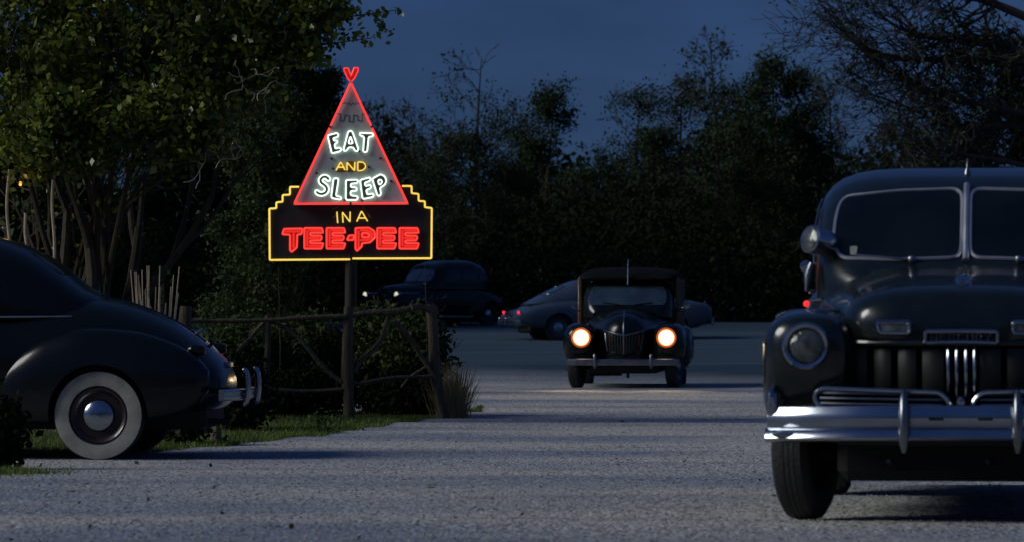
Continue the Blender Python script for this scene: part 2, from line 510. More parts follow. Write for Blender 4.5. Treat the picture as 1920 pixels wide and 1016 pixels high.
# ------------------------------------------------------------------ cars: lofted bodies
def pchip(xk, yk, x):
    """monotone smooth interpolation"""
    xk = np.asarray(xk, float); yk = np.asarray(yk, float)
    h = np.diff(xk); dl = np.diff(yk) / h
    m = np.zeros_like(yk)
    m[0], m[-1] = dl[0], dl[-1]
    for i in range(1, len(xk) - 1):
        m[i] = 0 if dl[i - 1] * dl[i] <= 0 else 2 * dl[i - 1] * dl[i] / (dl[i - 1] + dl[i])
    i = np.clip(np.searchsorted(xk, x) - 1, 0, len(h) - 1)
    t = (x - xk[i]) / h[i]
    return ((2*t**3 - 3*t**2 + 1) * yk[i] + (t**3 - 2*t**2 + t) * h[i] * m[i]
            + (-2*t**3 + 3*t**2) * yk[i+1] + (t**3 - t**2) * h[i] * m[i+1])

def loft(mb, st, yc=0.0, n=34, seg=36):
    """st rows: x, half width, z bottom, z top, z of widest, upper exponent, lower exponent (x ascending or descending)"""
    st = sorted(st)
    A = np.array(st, float)
    # denser near the ends
    t = np.linspace(0, 1, n); t = 0.5 - 0.5 * np.cos(math.pi * t)
    t = 0.5 * t + 0.5 * np.linspace(0, 1, n)
    x = A[0, 0] + (A[-1, 0] - A[0, 0]) * t
    x = np.unique(np.concatenate([x, A[:, 0]]))
    cols = [pchip(A[:, 0], A[:, k], x) for k in range(1, 7)]
    v = []; f = []
    for i in range(len(x)):
        hw, zb, zt, zm, nt, nb = [c[i] for c in cols]
        for k in range(seg):
            a = 2 * math.pi * (k + 0.5) / seg
            c, s = math.cos(a), math.sin(a)
            e = nt if s >= 0 else nb
            y = yc + hw * math.copysign(abs(c) ** (2 / e), c)
            z = zm + ((zt - zm) if s >= 0 else (zm - zb)) * math.copysign(abs(s) ** (2 / e), s)
            v.append((x[i], y, z))
    for i in range(len(x) - 1):
        for k in range(seg):
            k2 = (k + 1) % seg
            f.append((i * seg + k, (i + 1) * seg + k, (i + 1) * seg + k2, i * seg + k2))
    f.append(tuple(range(seg)))
    f.append(tuple((len(x) - 1) * seg + k for k in range(seg))[::-1])
    return mb.add(v, f)

def cut(o, cutters):
    """subtract wheel-arch drums from a body mesh"""
    tmp = []
    for (x, z, r, y0, y1) in cutters:
        cm = MB().lathe([(r, y0), (r, y1)], (x, 0, z), 'y', 28, True)
        c = cm.build('cutter', 'under', o.parent); tmp.append(c)
        md = o.modifiers.new('cut', 'BOOLEAN'); md.operation = 'DIFFERENCE'; md.object = c; md.solver = 'EXACT'
    dg = bpy.context.evaluated_depsgraph_get()
    dg.update()
    me = bpy.data.meshes.new_from_object(o.evaluated_get(dg))
    old = o.data
    mats = [m for m in old.materials]
    o.modifiers.clear()
    o.data = me
    me.name = o.name
    if len(me.materials) == 0: me.materials.append(mats[0])
    me.polygons.foreach_set('use_smooth', [True] * len(me.polygons))
    try: me.set_sharp_from_angle(angle=R(42))
    except Exception: pass
    for c in tmp:
        m = c.data; bpy.data.objects.remove(c); bpy.data.meshes.remove(m)

def bvh_of(objs):
    V = []; Fc = []
    for o in objs:
        k = len(V)
        V += [v.co.copy() for v in o.data.vertices]
        Fc += [tuple(i + k for i in p.vertices) for p in o.data.polygons]
    return BVHTree.FromPolygons(V, Fc)

AX = {'front': (Vector((8, 0, 0)), Vector((-1, 0, 0))), 'rear': (Vector((-8, 0, 0)), Vector((1, 0, 0))),
      'left': (Vector((0, 4, 0)), Vector((0, -1, 0))), 'right': (Vector((0, -4, 0)), Vector((0, 1, 0))),
      'top': (Vector((0, 0, 4)), Vector((0, 0, -1)))}
def proj(bvh, axis, a, b, lift):
    o, d = AX[axis]
    p = {'front': Vector((o.x, a, b)), 'rear': Vector((o.x, a, b)), 'left': Vector((a, o.y, b)),
         'right': Vector((a, o.y, b)), 'top': Vector((a, b, o.z))}[axis]
    hit, nrm, _, _ = bvh.ray_cast(p, d)
    if hit is None:
        hit, nrm, _, _ = bvh.find_nearest(p + d * (8 if axis in ('front', 'rear') else 4))
    return hit - d * lift

def patch(bvh, axis, outline, lift=0.006, rings=5):
    c = np.mean(np.array(outline), 0)
    n = len(outline); v = []; f = []
    for r in range(rings + 1):
        t = r / rings
        if r == 0:
            v.append(proj(bvh, axis, c[0], c[1], lift)); continue
        for p in outline:
            q = c + (np.array(p) - c) * t
            v.append(proj(bvh, axis, q[0], q[1], lift))
    for k in range(n):
        f.append((0, 1 + k, 1 + (k + 1) % n))
    for r in range(1, rings):
        for k in range(n):
            a = 1 + (r - 1) * n + k; b = 1 + (r - 1) * n + (k + 1) % n
            f.append((a, a + n, b + n, b))
    return MB().add(v, f)

def densify(pts, step=0.05, closed=True):
    out = []
    P = [np.array(p, float) for p in pts]
    N = len(P)
    for i in range(N if closed else N - 1):
        a, b = P[i], P[(i + 1) % N]
        k = max(1, int(np.linalg.norm(b - a) / step))
        for j in range(k): out.append(tuple(a + (b - a) * j / k))
    if not closed: out.append(tuple(P[-1]))
    return out

def pane(root, bvh, axis, pts, r=0.05, glass='glass', trim='chrome', tr=0.008, name='window'):
    o = densify(round_poly(pts, r), 0.06)
    p = patch(bvh, axis, o).build(name, glass, root, True)
    if trim:
        ring = [proj(bvh, axis, a, b, 0.008) for a, b in o]
        MB().tube(ring, tr, 6, True).build('trim', trim, p, True)
    return p

def strip(root, bvh, axis, pts, rad, m='chrome', lift=0.006, name='trim_strip'):
    o = densify(pts, 0.05, False)
    return MB().tube([proj(bvh, axis, a, b, lift) for a, b in o], rad, 8).build(name, m, root, True)

def wheel(root, x, y, r, w, side, white=None, rim_m='black_paint', cap=0.11, steer=0.0):
    """side +1: outer face towards +y"""
    h = w / 2
    prof = [(r*0.60, -h*0.75), (r*0.72, -h*0.98), (r*0.90, -h), (r*0.985, -h*0.78), (r, -h*0.5), (r, h*0.5),
            (r*0.985, h*0.78), (r*0.90, h), (r*0.72, h*0.98), (r*0.60, h*0.75)]
    t = MB().lathe(prof, (0, 0, 0), 'y', 40)
    for k in (-0.3, 0.0, 0.3):      # tread ribs
        t.lathe([(r*0.99, h*k - 0.012), (r*1.008, h*k - 0.009), (r*1.008, h*k + 0.009), (r*0.99, h*k + 0.012)], (0,0,0), 'y', 40)
    o = t.build('wheel', 'rubber', root, True)
    o.location = (x, y, r); o.rotation_euler = (0, 0, steer)
    s = side
    if white:
        MB().lathe([(r*white[0], s*h*0.985), (r*(white[0]+white[1])/2, s*h*1.06), (r*white[1], s*h*0.99)], (0,0,0), 'y', 48).build('whitewall', 'whitewall', o, True)
    MB().lathe([(r*0.64, s*h*0.80), (r*0.61, s*h*0.88), (r*0.57, s*h*0.78), (r*0.5, s*h*0.45), (r*0.36, s*h*0.42), (r*0.33, s*h*0.55), (0.0, s*h*0.55)], (0,0,0), 'y', 36).build('rim', rim_m, o, True)
    MB().lathe([(cap*1.02, s*h*0.5), (cap, s*h*0.78), (cap*0.8, s*h*0.98), (cap*0.4, s*h*1.1), (0.0, s*h*1.13)], (0,0,0), 'y', 28).build('hubcap', 'chrome', o, True)
    MB().lathe([(r*0.64, -s*h*0.8), (r*0.4, -s*h*0.5), (0, -s*h*0.5)], (0,0,0), 'y', 24).build('brake_drum', 'under', o, True)
    return o

def bumper(root, x, hw, z, hgt, curve, m='chrome', guards=(), sgn=1, name='bumper', depth=0.02, brackets=True):
    """curved blade; sgn +1 front, -1 rear"""
    n = 22; v = []; f = []
    prof = [(0, -hgt/2), (0.014, -hgt*0.42), (0.02, -hgt*0.22), (0.013, 0), (0.02, hgt*0.22), (0.014, hgt*0.42), (0, hgt/2), (-depth, hgt*0.45), (-depth, -hgt*0.45)]
    m_ = len(prof)
    for i in range(n + 1):
        y = -hw + 2 * hw * i / n
        xx = x - sgn * curve * abs(y / hw) ** 2.6
        for (px, pz) in prof: v.append((xx + sgn * px, y, z + pz))
    for i in range(n):
        for k in range(m_):
            f.append((i*m_+k, (i+1)*m_+k, (i+1)*m_+(k+1)%m_, i*m_+(k+1)%m_))
    f.append(tuple(range(m_))); f.append(tuple(n*m_+k for k in range(m_))[::-1])
    b = MB().add(v, f).build(name, m, root, True)
    for (gy, g0, g1) in guards:
        gx = x - sgn * curve * abs(gy / hw) ** 2.6
        pts = [(gx + sgn*0.012, gy, g0), (gx + sgn*0.035, gy, g0 + (g1-g0)*0.15), (gx + sgn*0.045, gy, (g0+g1)/2), (gx + sgn*0.035, gy, g0 + (g1-g0)*0.88), (gx + sgn*0.01, gy, g1)]
        MB().tube(round_poly(pts, 0.05, False), [0.012] + [0.024] * (len(round_poly(pts, 0.05, False)) - 2) + [0.012], 10).build('bumper_guard', m, b, True)
    if brackets:
        for s in (-1, 1):
            MB().tube([(x - sgn*0.02, s*hw*0.45, z), (x - sgn*0.2, s*hw*0.42, z + 0.01), (x - sgn*0.5, s*hw*0.40, z + 0.03)], 0.018, 6).build('bumper_bracket', 'under', b)
    return b

def round_lamp(root, x, y, z, r, ring=0.022, lens='lens', name='headlight', back=0.12, dirx=1, lens_name='lens', ring_m='chrome'):
    o = MB().lathe([(r*0.55, -back), (r*0.95, -back*0.35), (r + ring*0.5, -0.012), (r + ring*0.6, 0.004), (r + ring*0.2, 0.018), (r - ring*0.4, 0.014), (r - ring*0.55, 0.0)], (0,0,0), 'x', 40)
    b = o.build(name, ring_m, root, True)
    b.location = (x, y, z)
    if dirx < 0: b.rotation_euler = (0, 0, math.pi)
    l = MB().lathe([(r - ring*0.5, 0.0), (r*0.7, 0.014), (r*0.35, 0.022), (0, 0.025)], (0,0,0), 'x', 36).build(lens_name, lens, b, True)
    return b

def undercarriage(root, x0, x1, hw, z0, z1):
    b = MB().bevel_box((x0, -hw, z0), (x1, hw, z1), 0.05)
    return b.build('chassis', 'under', root)

def place(name, label, front_or_ref, heading):
    """root whose local +x points along heading (world degrees, 0 = +X, ccw)"""
    return thing(name, label, 'car', front_or_ref, R(heading))

E3 = lambda rows, nt=2.8, nb=3.2: [(r[0], r[1], r[2], r[3], r[4] if len(r) > 4 else (r[2] + r[3]) / 2, r[5] if len(r) > 5 else nt, r[6] if len(r) > 6 else nb) for r in rows]

def shell(root, body, cabin, ff, rf, paint, arches, ffy, rfy, cabin_paint=None):
    """body, greenhouse and four fenders"""
    ob = loft(MB(), body).build('body', paint, root, True)
    if arches: cut(ob, arches)
    parts = [ob]
    if cabin:
        oc = loft(MB(), cabin, n=44).build('roof', cabin_paint or paint, root, True); parts.append(oc)
    for s in (-1, 1):
        for st, yc in ((ff, ffy), (rf, rfy)):
            if not st: continue
            o = loft(MB(), st, s * yc).build('fender', paint, root, True)
            if arches: cut(o, arches)
            parts.append(o)
    return parts

def arch(x, r, rz, inner, outer=1.3):
    return [(x, rz, r, inner, outer), (x, rz, r, -outer, -inner)]

# ---------------------------------------------------------------- dark green saloon parked at the right, nose to the camera
def big_saloon():
    d_ax = 20.8
    ray = math.atan2(2.19, 20.8)
    yaw = -90 - math.degrees(ray) - 0.9
    X = 2.20
    root = place('parked_saloon', 'dark green saloon with split windscreen and wide chrome bumper parked at the right', (X, d_ax, float(gbase(d_ax)) - 0.004), yaw)
    body = [(.60, .32, .875, 1.0, .92, 3, 3), (.57, .46, .86, 1.085, .93, 3.2, 3), (.46, .55, .80, 1.135, .92, 3.2, 3), (.2, .60, .40, 1.165, .86, 3.0, 4),
            (-.35, .69, .28, 1.21, .86, 3.2, 4), (-.85, .76, .27, 1.25, .86, 3.0, 4), (-1.4, .86, .26, 1.255, .82, 3.6, 4), (-2.6, .87, .26, 1.22, .8, 3.6, 4),
            (-3.4, .80, .3, 1.12, .75, 3, 4), (-3.85, .62, .38, .95, .7, 2.6, 3), (-4.05, .35, .5, .8, .65, 2.5, 2.5)]
    cabin = [(-0.74, 0.571, 0.98, 1.22, 1.02, 5.6, 3.0), (-0.86, 0.69, 0.98, 1.31, 1.02, 5.6, 3.0), (-1.02, 0.758, 0.98, 1.48, 1.02, 5.6, 3.0), (-1.2, 0.773, 0.98, 1.645, 1.03, 5.6, 3.0), (-1.36, 0.788, 0.98, 1.715, 1.03, 5.6, 3.0), (-1.7, 0.798, 0.98, 1.765, 1.03, 5.6, 3.0), (-2.3, 0.793, 0.98, 1.785, 1.03, 5.6, 3.0), (-2.9, 0.768, 0.98, 1.7, 1.03, 3.8, 3.0), (-3.35, 0.65, 0.98, 1.47, 1.03, 3.4, 3.0), (-3.7, 0.443, 0.98, 1.15, 1.02, 3.2, 3.0)]
    ff = [(.60, .10, .70, .94, .84, 2.6, 2.6), (.57, .17, .60, .985, .84, 2.6, 3), (.48, .215, .48, 1.01, .82, 2.6, 3.4), (.25, .235, .38, 1.025, .78, 2.8, 4), (-.35, .225, .30, 1.01, .74, 2.8, 4),
          (-.9, .19, .28, .97, .72, 2.8, 4), (-1.4, .12, .3, .9, .68, 2.8, 4), (-1.7, .05, .4, .8, .62, 2.6, 3)]
    rf = [(-2.1, .04, .42, .72, .58, 2.5, 3), (-2.4, .12, .3, .88, .62, 2.6, 4), (-2.9, .18, .28, .95, .64, 2.6, 4), (-3.4, .17, .3, .9, .62, 2.6, 4), (-3.8, .12, .38, .78, .6, 2.6, 3), (-4.0, .05, .5, .68, .58, 2.5, 2.5)]
    xr = -3.0
    arches = arch(0, .41, .34, .52) + arch(xr, .40, .33, .52)
    parts = shell(root, body, cabin, ff, rf, 'green_paint', arches, .725, .72)
    bv = bvh_of(parts)
    # split windscreen
    w = 0.655
    for s in (-1, 1):
        p = [(s*0.022, 1.285), (s*0.35, 1.275), (s*0.635, 1.285), (s*0.675, 1.36), (s*0.668, 1.50), (s*0.64, 1.605), (s*0.35, 1.635), (s*0.022, 1.645)]
        pane(root, bv, 'front', p, 0.06, name='windscreen', tr=0.010, trim='bright_trim')
    patch(bv, 'front', densify(round_poly([(-.585, 1.30), (-.555, 1.30), (-.55, 1.345), (-.59, 1.345)], .008), .02), .012, 2).build('sticker', 'whitewall', root, True)
    MB().tube([proj(bv, 'front', 0, z, 0.012) for z in np.linspace(1.27, 1.665, 12)], 0.017, 8).build('windscreen_divider', 'bright_trim', root, True)
    for s in (-1, 1):   # wipers
        a = [proj(bv, 'front', s*0.27, 1.275, 0.02), proj(bv, 'front', s*0.40, 1.287, 0.026), proj(bv, 'front', s*0.56, 1.30, 0.028)]
        b = MB().tube(a, 0.006, 6).build('wiper', 'dull_chrome', root, True)
        MB().lathe([(0.02, -.01), (0.02, .012), (0.008, .02), (0, .02)], tuple(a[0]), 'x', 14).build('wiper_pivot', 'dull_chrome', b, True)
    for sd in ('left', 'right'):
        pane(root, bv, sd, [(-1.25, 1.27), (-1.95, 1.27), (-1.95, 1.60), (-1.55, 1.60)], 0.05)
        pane(root, bv, sd, [(-2.02, 1.27), (-2.75, 1.25), (-2.68, 1.55), (-2.02, 1.60)], 0.05)
        strip(root, bv, sd, [(.35, .99), (-.2, 1.04), (-.75, 1.07)], 0.011, name='hood_spear')
        strip(root, bv, sd, [(-.9, 1.08), (-3.4, 1.03)], 0.009)
        sgn = 1 if sd == 'left' else -1
        h = proj(bv, sd, -1.86, 1.12, 0.03)
        MB().tube([(h.x + .1, h.y, h.z), (h.x, h.y + sgn*0.01, h.z), (h.x - .06, h.y - sgn*.03, h.z)], 0.012, 8).build('door_handle', 'chrome', root, True)
    # small aerial foot on the roof
    q = proj(bv, 'front', 0.0, 1.72, 0.0)
    MB().lathe([(0.022, 0), (0.018, .03), (0.006, .05), (0.004, .10), (0, .10)], (q.x - .05, 0, q.z - .01), 'z', 14).build('roof_marker', 'dull_chrome', root, True)
    # hood centre crease, ornament, badge
    MB().tube([proj(bv, 'top', x, 0, 0.001) for x in np.linspace(.36, -.72, 16)], 0.010, 8).build('hood_moulding', 'green_paint', root, True)
    q = proj(bv, 'top', .30, 0, 0)
    hb = MB()
    loft(hb, E3([(.42, .012, q.z - .03, q.z + .01), (.36, .035, q.z - .03, q.z + .035), (.24, .028, q.z - .03, q.z + .045), (.05, .012, q.z - .0, q.z + .035)]), n=12, seg=16)
    hb.build('hood_ornament', 'chrome', root, True)
    # fat nose lip and front panel behind grille
    MB().bevel_box((.10, -.60, .50), (.40, .60, .86), 0.05).build('grille_surround', 'under', root, True)
    def gx(y): return .605 - .16 * (abs(y) / .58) ** 2.2
    gr = MB()
    gpart = MB().tube([(gx(y) + .012, y, .868) for y in np.linspace(-.58, .58, 20)], 0.016, 8).build('grille', 'green_paint', root, True)
    for s in (-1, 1):
        for (a, b) in ((.085, .185), (.215, .30), (.335, .415), (.45, .545)):
            mb = MB(); n = 6
            v = []; f = []
            for i in range(n + 1):
                y = a + (b - a) * i / n
                bulge = 0.012 * math.sin(math.pi * i / n)
                for z, dx in ((.635, -.02), (.66, .0), (.78, .004), (.84, -.008)):
                    v.append((gx(y) - .02 + dx + bulge, s * y, z))
            for i in range(n):
                for k in range(3): f.append((i*4+k, (i+1)*4+k, (i+1)*4+k+1, i*4+k+1))
            mb.add(v, f); mb.add([(p[0] - .03, p[1], p[2]) for p in v], [tuple(reversed(q)) for q in f])
            mb.build('grille_bar', 'grille_dark', gpart, True)
        for k in range(3):
            MB().lathe([(0.006, 0), (0.005, .008), (0, .01)], (gx(.60) + .02, s*.605, .66 + .06*k), 'x', 10).build('grille_rivet', 'dull_chrome', gpart, True)
    for y in (-.062, -.022, .022, .062):
        MB().tube([(.60, y, .85), (.625, y, .80), (.628, y, .70), (.61, y, .60 + abs(y)*.6)], [.007, .009, .009, .006], 8).build('centre_bar', 'chrome', gpart, True)
    bd = MB().tube([(gx(y) + .035, y, .925 - .10*abs(y)**2) for y in np.linspace(-.165, .165, 14)], .012, 8)
    bd.tube([(gx(y) + .030, y, .868 + .006*math.cos(y*9)) for y in np.linspace(-.165, .165, 14)], .008, 8)
    bd.tube([(gx(.165) + .03, s*.17, .868 + k*.055/4) for s in (1,) for k in range(5)], .009, 8)
    bd.tube([(gx(.165) + .03, -.17, .868 + k*.055/4) for k in range(5)], .009, 8)
    bdo = bd.build('name_badge', 'chrome', root, True)
    MB().bevel_box((gx(0) - .05, -.165, .872), (gx(0) + .012, .165, .918), .01).build('badge_field', 'under', bdo, True)
    # lettering on the badge
    strokes = {'M': [[(0,0),(0,1),(.5,.4),(1,1),(1,0)]], 'E': [[(1,0),(0,0),(0,1),(1,1)], [(0,.5),(.8,.5)]], 'R': [[(0,0),(0,1),(.8,1),(1,.75),(.8,.5),(0,.5)], [(.4,.5),(1,0)]],
               'C': [[(1,.85),(.7,1),(.2,1),(0,.7),(0,.3),(.2,0),(.7,0),(1,.15)]], 'U': [[(0,1),(0,.2),(.3,0),(.7,0),(1,.2),(1,1)]], 'Y': [[(0,1),(.5,.5),(1,1)], [(.5,.5),(.5,0)]]}
    for i, ch in enumerate('MERCURY'):
        lb = MB(); y0 = -.142 + i * .0425
        for stx in strokes[ch]:
            lb.tube([(gx(0) + .014, y0 + a * .026, .880 + b * .028) for a, b in stx], .0028, 6)
        lb.build('badge_letter', 'dull_chrome', bdo)
    for s in (-1, 1):
        # headlights on chrome-ringed pods
        round_lamp(root, .605, s*.735, .853, .098, ring=.026, back=.16)
        MB().tube([(.50, s*.83, .885), (.46, s*.90, .88), (.30, s*.955, .87)], [.006, .012, .008], 8).build('side_trim', 'chrome', root, True)
        MB().tube([(.54, s*.85, .835), (.46, s*.915, .835), (.34, s*.952, .832)], [.008, .016, .008], 8).build('side_trim', 'chrome', root, True)
        # rectangular parking lamp in chrome frame
        rect = round_poly([(s*.245, .915), (s*.385, .915), (s*.40, .965), (s*.245, .968)], .015)
        pl = MB().tube([proj(bv, 'front', a, b, .018) for a, b in densify(rect, .03)], .010, 8, True).build('parking_lamp', 'chrome', root, True)
        patch(bv, 'front', densify(rect, .03), .016, 3).build('lens', 'lens', pl, True)
    # deep two-tier bumper
    def bx(y): return .80 - .22 * (abs(y) / .93) ** 2.8
    def blade(z0, z1, proud, name, parent=None, hw=.93, lip=.02):
        n = 28; v = []; f = []
        prof = [(0, z0), (proud, z0 + .012), (proud + lip, z0 + (z1 - z0) * .3), (proud + lip * .6, z0 + (z1 - z0) * .7), (proud - .01, z1 - .006), (-.01, z1), (-.05, z1 - .02), (-.05, z0 + .01)]
        m_ = len(prof)
        for i in range(n + 1):
            y = -hw + 2 * hw * i / n
            for px, z in prof: v.append((bx(y) + px, y, z - .012 * abs(y / hw) ** 2))
        for i in range(n):
            for k in range(m_): f.append((i*m_+k, (i+1)*m_+k, (i+1)*m_+(k+1)%m_, i*m_+(k+1)%m_))
        f.append(tuple(range(m_))); f.append(tuple(n*m_+k for k in range(m_))[::-1])
        return MB().add(v, f).build(name, 'chrome', parent or root, True)
    b = blade(.405, .475, .03, 'bumper')
    blade(.468, .575, .0, 'upper_blade', b, .92, .012)
    for s in (-1, 1):
        MB().tube([(bx(s*.265) + .03, s*.265, .36), (bx(s*.265) + .07, s*.265, .40), (bx(s*.265) + .075, s*.265, .50), (bx(s*.265) + .06, s*.265, .60), (bx(s*.265) + .02, s*.265, .645)], [.012, .022, .024, .022, .012], 10).build('bumper_guard', 'dull_chrome', b, True)
        MB().tube([(bx(.89) - .05, s*.895, .48), (bx(.89) - .01, s*.895, .55), (bx(.89) - .015, s*.895, .62), (bx(.89) - .05, s*.89, .66)], [.02, .032, .030, .012], 10).build('bumper_horn', 'chrome', b, True)
        MB().bevel_box((bx(.8) - .03, s*.80 - .09, .425), (bx(.8) + .05, s*.80 + .09, .445), .006).build('bumper_step', 'chrome', b, True)
        # slots in the middle of the blade
        MB().bevel_box((bx(.13) + .005, s*.115 - .035, .505), (bx(.13) + .0145, s*.115 + .035, .520), .003).build('bumper_slot', 'under', b)
        # barred chrome loop above the bumper
        def lx(y): return bx(y) - .06
        loop = round_poly([(s*.045, .545), (s*.06, .60), (s*.10, .635), (s*.66, .652), (s*.70, .615), (s*.66, .555)], .03)
        lo = MB().tube([(lx(a), a, zz) for a, zz in densify(loop, .05)], .012, 8, True).build('lower_grille', 'chrome', root, True)
        for z in (.575, .600, .625):
            a0, a1 = (.09, .665)
            MB().tube([(lx(y) - .008, s*y, z + .012 * (y - .1)) for y in np.linspace(a0, a1, 12)], .006, 6).build('grille_bar', 'dull_chrome', lo, True)
    MB().lathe([(.0, .03), (.018, .024), (.026, .0), (.02, -.03)], (bx(0) - .04, 0, .592), 'x', 20).build('emblem', 'chrome', root, True)
    MB().bevel_box((.3, -.62, .38), (.62, .62, .56), .04).build('valance', 'under', root)
    undercarriage(root, -3.6, .35, .60, .20, .42)
    MB().tube([(0, -.7, .33), (0, -.3, .25), (0, .3, .25), (0, .7, .33)], .03, 8).build('axle', 'under', root, True)
    for y in (-.35, .12): MB().tube([(.45, y, .30), (.1, y + .1, .22), (-.4, y + .1, .22)], .012, 6).build('tie_rod', 'dull_chrome', root, True)
    for s in (-1, 1):
        wheel(root, 0, s*.765, .355, .17, s, None, 'green_paint', .12, steer=R(-13))
        wheel(root, xr, s*.76, .355, .17, s, None, 'green_paint', .12)
    bumper(root, -4.15, .88, .48, .12, .2, sgn=-1, guards=((-.3, .36, .62), (.3, .36, .62)), name='rear_bumper')
    # spotlight on the windscreen pillar
    sx, sy, sz = -.95, -.715, 1.36
    sp = MB()
    loft(sp, E3([(.10, .062, -.058, .058), (.095, .07, -.066, .066), (.02, .068, -.064, .064), (-.07, .045, -.04, .04), (-.11, .012, -.01, .01)], 2, 2), n=16, seg=24)
    sp.v = [(a*1.1, b*1.1, c*1.1) for a, b, c in sp.v]
    so = sp.build('spotlight', 'chrome', root, True); so.location = (sx, sy, sz); so.rotation_euler = (0, R(-12), R(-48))
    MB().lathe([(.067, .108), (.056, .115), (0, .119)], (0,0,0), 'x', 24).build('lens', 'lens', so, True)
    MB().tube([(sx - .02, sy, sz - .05), (sx - .03, sy + .01, sz - .13), (sx - .08, sy - .02, sz - .2)], [.014, .012, .016], 8).build('spotlight_bracket', 'dull_chrome', root, True)
    MB().tube([(sx - .05, sy - .07, sz - .1), (sx - .05, sy - .09, sz - .16), (sx - .04, sy - .10, sz - .24)], [.02, .026, .01], 10).build('mirror_arm', 'dull_chrome', root, True)
    mo = MB().lathe([(.0, .012), (.026, .008), (.031, 0), (.026, -.02), (0, -.03)], (sx - .1, sy - .105, sz - .115), 'x', 22, True).build('door_mirror', 'chrome', root, True)
    # small glowing bead added in place of a red reflection by the cowl
    MB().lathe([(.0, .03), (.012, .02), (.016, 0), (.014, -.02)], (-.70, -.80, 1.055), 'x', 14).build('red_glint_bead', 'red_glow', root, True)
    return root
big_saloon()

